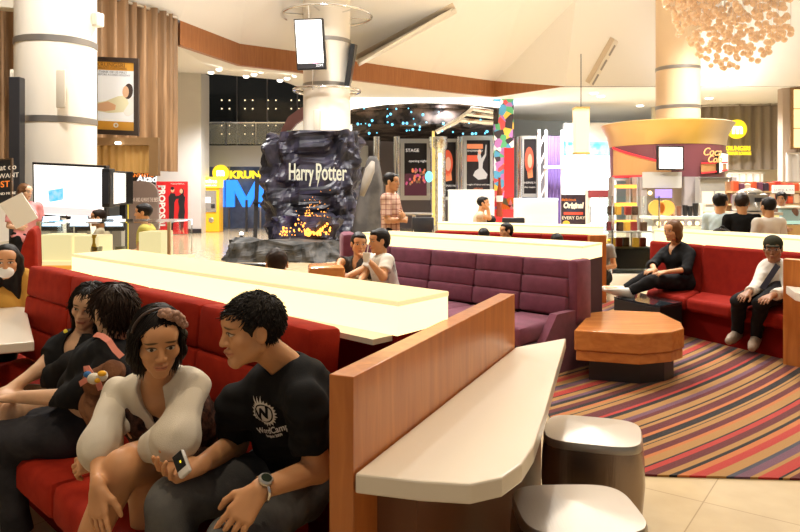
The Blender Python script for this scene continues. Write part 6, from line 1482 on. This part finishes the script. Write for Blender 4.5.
# man with cropped hair seen from behind
hx = PP(277,264,5.3); J = sit((hx[0]+.02,hx[1]-.08), (-.15,1), .18, 1.66, .10); dz = hx-J['hed']
for k in ('hed','nek','pel','sL','sR','eL','eR','wL','wR','hL','hR'): J[k] = J[k]+dz
person('man with cropped hair seen from behind above the front glowing counter', J, 'tan', ('buzz','dark'), tee('rust_cotton',(.42,.16,.05),slv=.3), dict(m=blkp), M['black'], .008, hg=1.0)
# two men on the purple sofa
J = sit((-.36,7.62), (-.62,-.78), .44, 1.70, -.12); hx = PP(359,244,7.35); dz = hx-J['hed']
for k in ('hed','nek','sL','sR'): J[k] = J[k]+dz
J['pel'] = J['pel']+dz*.4; J['fac'] = unit((.25,-.96,-.05)); J['eL'] = PP(366,268,7.15); J['wL'] = PP(346,277,6.95); J['eR'] = PP(341,262,7.3); J['wR'] = PP(333,273,7.1); J['kL'] = PP(338,281,6.85); J['kR'] = PP(325,279,7.1)
person('bearded man in a dark shirt leaning back on the purple sofa', J, 'tan', ('short','black'), tee('charcoal_cotton',(.06,.055,.05),slv=.42,vee=.05), dict(m=cloth('khaki_cotton',(.50,.36,.20))), M['black'], .0075, hg=1.02)
J = sit((-.16,7.30), (-.95,-.3), .44, 1.70, .02); hx = PP(379,241,7.0); dz = hx-J['hed']
for k in ('hed','nek','sL','sR'): J[k] = J[k]+dz
J['pel'] = PP(388,292,7.1); J['fac'] = unit((-.93,-.35,-.08)); J['sL'] = PP(387,260,6.85); J['sR'] = PP(372,259,7.2); J['eL'] = PP(383,277,6.7); J['wL'] = PP(372,264,6.62); J['dL'] = (-.6,.05,.7); J['nL'] = (-.6,0,-.5); J['eR'] = PP(364,275,7.1); J['wR'] = PP(360,282,6.9)
wtee = cloth('white_print_tee',(.70,.67,.60),(.22,.22,.22),7); wtee.node_tree.nodes['Color Ramp'].color_ramp.elements[0].position = .56; wtee.node_tree.nodes['Color Ramp'].color_ramp.elements[1].position = .66
person('man in a white printed tee sipping from a cup on the purple sofa', J, 'tan', ('mid','black'), dict(m=wtee,slv=.32), dict(m=cloth('khaki_cotton',(.50,.36,.20))), M['black'], .0075, hg=1.02)
c_ = P(366.5,257,6.58); t = thing('drink_cup','small white drink cup with a straw held by the man in the white printed tee','cup',c_)
link('cup', MB().lathe(c_-V((0,0,.05)),[(.028,0),(.036,.09),(.033,.09),(.026,.01)],14), mat('paper_cup',(.80,.74,.66),.5), t, smooth=.7); link('straw', MB().tube([c_,c_+V((.02,.02,.13))],.005,6), M['white'], t)
# plaid shirt man
J = stand((P(390,0,9.3).x,9.3), (.80,-.25), 1.76, 'cross'); J['fac'] = unit((.92,-.30,-.05))
m_, nt, b_ = nodes('plaid_cotton'); tc = nd(nt,'ShaderNodeTexCoord'); sp = nd(nt,'ShaderNodeSeparateXYZ'); nt.links.new(tc.outputs['Object'],sp.inputs[0]); outs = []
for i,k in ((0,95),(2,95)):
    a = nd(nt,'ShaderNodeMath',operation='MULTIPLY'); a.inputs[1].default_value = k; nt.links.new(sp.outputs[i],a.inputs[0]); s_ = nd(nt,'ShaderNodeMath',operation='SINE'); nt.links.new(a.outputs[0],s_.inputs[0]); g_ = nd(nt,'ShaderNodeMath',operation='GREATER_THAN'); g_.inputs[1].default_value = .72; nt.links.new(s_.outputs[0],g_.inputs[0]); outs.append(g_.outputs[0])
ad = nd(nt,'ShaderNodeMath',operation='ADD'); nt.links.new(outs[0],ad.inputs[0]); nt.links.new(outs[1],ad.inputs[1]); hf = nd(nt,'ShaderNodeMath',operation='MULTIPLY'); hf.inputs[1].default_value = .5; nt.links.new(ad.outputs[0],hf.inputs[0])
rr = ramp(nt,[(0,(.58,.38,.28)),(.5,(.36,.18,.13)),(1,(.22,.08,.06))]); nt.links.new(hf.outputs[0],rr.inputs[0]); nt.links.new(rr.outputs[0],b_.inputs['Base Color']); b_.inputs['Roughness'].default_value = .85
person('standing man in a brown plaid shirt with folded arms behind the purple sofa', J, 'tan', ('short','black'), dict(m=m_,slv=.42,hem=.16), dict(m=blkp), M['black'], .008)
# man in tank top, hand at mouth
hx = PP(483.5,203.5,12.0); J = sit((hx[0]-.12,hx[1]), (1,-.15), .62, 1.70, .15); dz = hx-J['hed']
for k in J:
    if k in ('hed','nek','pel') or k[0] in 'sewh' and len(k) == 2: J[k] = J[k]+dz
J['fac'] = unit((.95,-.2,0)); J['eR'] = PP(489,218,11.85); J['wR'] = PP(488,209,11.85); J['dR'] = (-.2,0,.9); J['nR'] = (-.8,0,.2)
person('man in a tan tank top sitting with a hand at his mouth before the posters', J, 'tan', ('short','black'), tee('tan_cotton',(.55,.42,.30),slv=.08), dict(m=cloth('khaki_cotton',(.50,.36,.20))), M['black'], .009)
# woman in black on the red sofa
J = dict(g=.95, pel=PP(683,281,7.85), nek=PP(676,245,7.85), hed=PP(672.5,231,7.75), fac=unit((-.86,-.45,-.05)), sL=PP(690,253,7.72), sR=PP(665,252,8.0), eL=PP(686,270,7.55), wL=PP(666,272,7.42), eR=PP(652,265,7.8), wR=PP(655,270,7.5), hL=PP(684,283,7.72), hR=PP(678,283,7.95), kL=PP(652,281,7.4), kR=PP(650,275,7.55), aL=PP(628,292,7.45), aR=PP(623,290,7.6), tL=PP(607,289,7.4), tR=PP(604,288,7.55))
for q in 'LR': J['d'+q] = (-.9,-.2,-.1); J['n'+q] = (0,.3,-1)
person('brown haired woman in black and white sneakers on the right red sofa', J, 'tan', ('bob','brown'), tee('black_knit',(.012,.012,.013),slv=.62,vee=.08,hem=.12), dict(m=blkp,shin=.9), mat('sneaker_white',(.72,.70,.66),.6), .008, fem=1, fat=1.08, hg=1.0, hvol=1.06)
# man in cap and glasses
J = dict(g=.93, pel=PP(772,291,6.75), nek=PP(775,264,6.72), hed=PP(773,249,6.60), fac=unit((-.50,-.85,-.08)), sL=PP(787,270,6.58), sR=PP(765,269,6.78), eL=PP(789,291,6.5), wL=PP(771,296,6.12), eR=PP(757,287,6.55), wR=PP(748,293,6.28), hL=PP(779,292,6.6), hR=PP(768,291,6.8), kL=PP(761,304,6.25), kR=PP(739,301,6.38), aL=PP(756,338,6.45), aR=PP(737,333,6.62), tL=PP(752,348,6.25), tR=PP(729,341,6.45))
for q in 'LR': J['d'+q] = (-.75,-.5,-.22); J['n'+q] = (-.1,.2,-1)
stp = mat('striped_shirt',(.60,.55,.48),.85); nt = stp.node_tree
b, h = person('man in a dark cap, glasses and pale shirt sitting on the right red sofa', J, 'brown', ('buzz','black'), dict(m=stp,slv=.9,hem=.05), dict(m=blkp), mat('shoe_brown',(.30,.22,.16),.6), .0075, hg=1.0)
fd = Fd(); h.e(fd, (0,-.012,.048), (.086,.104,.085), .01); fd.cutp(h.w(0,0,.032), h.R.T@unit((0,-.1,-1))); cp_ = sdf_obj('cap', fd, .007, cloth('cap_olive',(.035,.035,.022)), b)
fd = Fd(); h.e(fd, (0,.085,.040), (.062,.055,.010), .01); o = sdf_obj('cap_brim', fd, .005, cloth('cap_olive',(.035,.035,.022)), b)
mb = MB()
for s_ in (-1,1):
    mb.tube([V(h.w(s_*.032+.021*math.cos(a),.094,.002+.015*math.sin(a))) for a in [2*PI*k/16 for k in range(17)]],.0022,5,False); mb.tube([V(h.w(s_*.053,.092,.004)),V(h.w(s_*.079,.0,.006))],.0022,5)
mb.tube([V(h.w(-.011,.097,.003)),V(h.w(.011,.097,.003))],.0022,5); link('glasses', mb, M['chrome'], b)
link('bag_strap', ribbon([P(778,265,6.48),P(770,277,6.42),P(762,289,6.40)],.05,(-.3,-.9,.2)), mat('strap_navy',(.02,.02,.04),.7), b)
# customers and barista at the cafe counter
for (px,Y,hh,fc,lab,tp,hr,arms) in [(720,8.9,1.53,(.75,.65),'customer in a light blue shirt, first of the three at the cafe counter',tee('skyblue_cotton',(.50,.62,.66),slv=.35,hem=.14),('short','black'),'fwd'),(742,8.7,1.53,(.35,.95),'customer in a black tee, in the middle at the cafe counter',dict(m=blk,slv=.35,hem=.14),('short','dark'),'fwd'),(769,8.6,1.48,(-.1,1),'customer in a white tee, nearest the food case at the cafe counter',tee('white_cotton',(.78,.72,.66),slv=.36,hem=.14),('short','black'),'fwd')]:
    J = stand((P(px,0,Y).x,Y), fc, hh, arms)
    for k_ in ('hed','nek','sL','sR','eL','eR','wL','wR'): J[k_] = J[k_]-A3((0,0,.055))
    person(lab, J, 'tan', hr, tp, dict(m=blkp), M['black'], .008, hg=J['g']*1.16, fat=.84)
J = stand((P(782,0,10.8).x,10.8), (-.6,-.8), 1.50, 'fwd', .02); person('cafe worker with bushy dark hair in brown behind the cafe counter', J, 'brown', ('mid','black'), tee('brown_cotton',(.13,.07,.045),slv=.35,hem=.14), dict(m=blkp), M['black'], .010, hvol=1.15)
fd = Fd(); c_ = PP(722,236,8.25); fd.ell(c_, np.eye(3), (.13,.10,.09), .02); fd.cap(c_+A3((.1,0,-.02)),c_+A3((.3,.02,-.03)),.05,.04,.03)
t = thing('dark_bag','small dark bag lying on the glowing counter behind the right red sofa','bag',c_); sdf_obj('body', fd, .01, cloth('bag_black',(.03,.025,.022)), t, wr=(.01,30,2)); link('handle', MB().tube([V(c_)+V((-.08,0,.06)),V(c_)+V((0,0,.12)),V(c_)+V((.08,0,.06))],.01,6), M['black'], t, smooth=True)
# ================================================================ LIGHT AND CAMERA
w = bpy.data.worlds.new('World'); scene.world = w; w.use_nodes = True
bg = w.node_tree.nodes['Background']; bg.inputs[0].default_value = (1,.90,.78,1); bg.inputs[1].default_value = .20
def spot(x,y,z,p,col=(1,.86,.66),ang=2.2,r=.15,blend=.8,tgt=None):
    l = bpy.data.lights.new('room_or_fill_spot','SPOT'); l.energy = p; l.color = col; l.spot_size = ang; l.spot_blend = blend; l.shadow_soft_size = r
    o = bpy.data.objects.new('room_or_fill_spot', l); COL.objects.link(o); o.location = (x,y,z)
    if tgt: o.rotation_euler = (V(tgt)-V((x,y,z))).to_track_quat('-Z','Y').to_euler()
def area(x,y,z,sx,sy,p,col=(1,.88,.7),tgt=None):
    l = bpy.data.lights.new('ceiling_light','AREA'); l.shape = 'RECTANGLE'; l.size = sx; l.size_y = sy; l.energy = p; l.color = col
    o = bpy.data.objects.new('ceiling_light', l); COL.objects.link(o); o.location = (x,y,z)
    if tgt: o.rotation_euler = (V(tgt)-V((x,y,z))).to_track_quat('-Z','Y').to_euler()
for x,y,p in [(-1.3,.5,480),(1.9,2.4,300),(3.4,4.6,270),(-3.5,4.5,120)]: spot(x,y,7.0,p,(1,.80,.55))
for x,y,p in [(-4.5,8.5,1300),(0,9,900),(4.5,8.5,1100),(-2.5,13,2200),(3,13,2000),(8,13,2600),(9,17,2800),(3,17,2600),(-1.9,15,900)]: spot(x,y,7.0,p,(1,.97,.92),2.3,.25)
for x,y,p in [(-5.5,19.5,1000),(-6,23.5,1600),(1.5,25.0,3200),(5.5,25,2000),(10.5,23.5,2600)]: spot(x,y,4.7,p,(1,.98,.95),2.6,.25)
for x,y,z,p in [(-2,11,2.0,700),(5,12,2.0,1300),(0,5,2.0,200),(4,26,3.4,200),(10,21,3.9,300)]: spot(x,y,z,p,(.92,.96,1),2.9,.6,1,(x,y+.01,8))  # added uplights hanging in mid-air to brighten the ceilings, no fixtures there
spot(-2.6,15.4,.5,60,(.45,.40,1),2.4,.3,1,(-2.2,16.6,2.2)); spot(-1.9,15.3,.6,25,(1,.45,.1),2.4,.2,1,(-2.0,16.4,1.2))  # added violet and orange lamps near the floor, tinting the rock, no fixtures there
cam = bpy.data.cameras.new('camera'); co = bpy.data.objects.new('camera', cam); COL.objects.link(co); scene.camera = co
co.location = (0,0,EYE); co.rotation_euler = (PI/2,0,0); cam.sensor_width = 36; cam.lens = F/800*36; cam.shift_y = (HY-266)/800; cam.clip_start = .05; cam.clip_end = 200
vs_ = scene.view_settings; scene.display_settings.display_device = 'sRGB'; vs_.view_transform = 'Standard'; vs_.look = 'None'; vs_.gamma = 1; vs_.exposure = 0.0; vs_.use_curve_mapping = False
scene.cycles.max_bounces = 8; scene.cycles.sample_clamp_indirect = 6; scene.cycles.caustics_reflective = False; scene.cycles.caustics_refractive = False
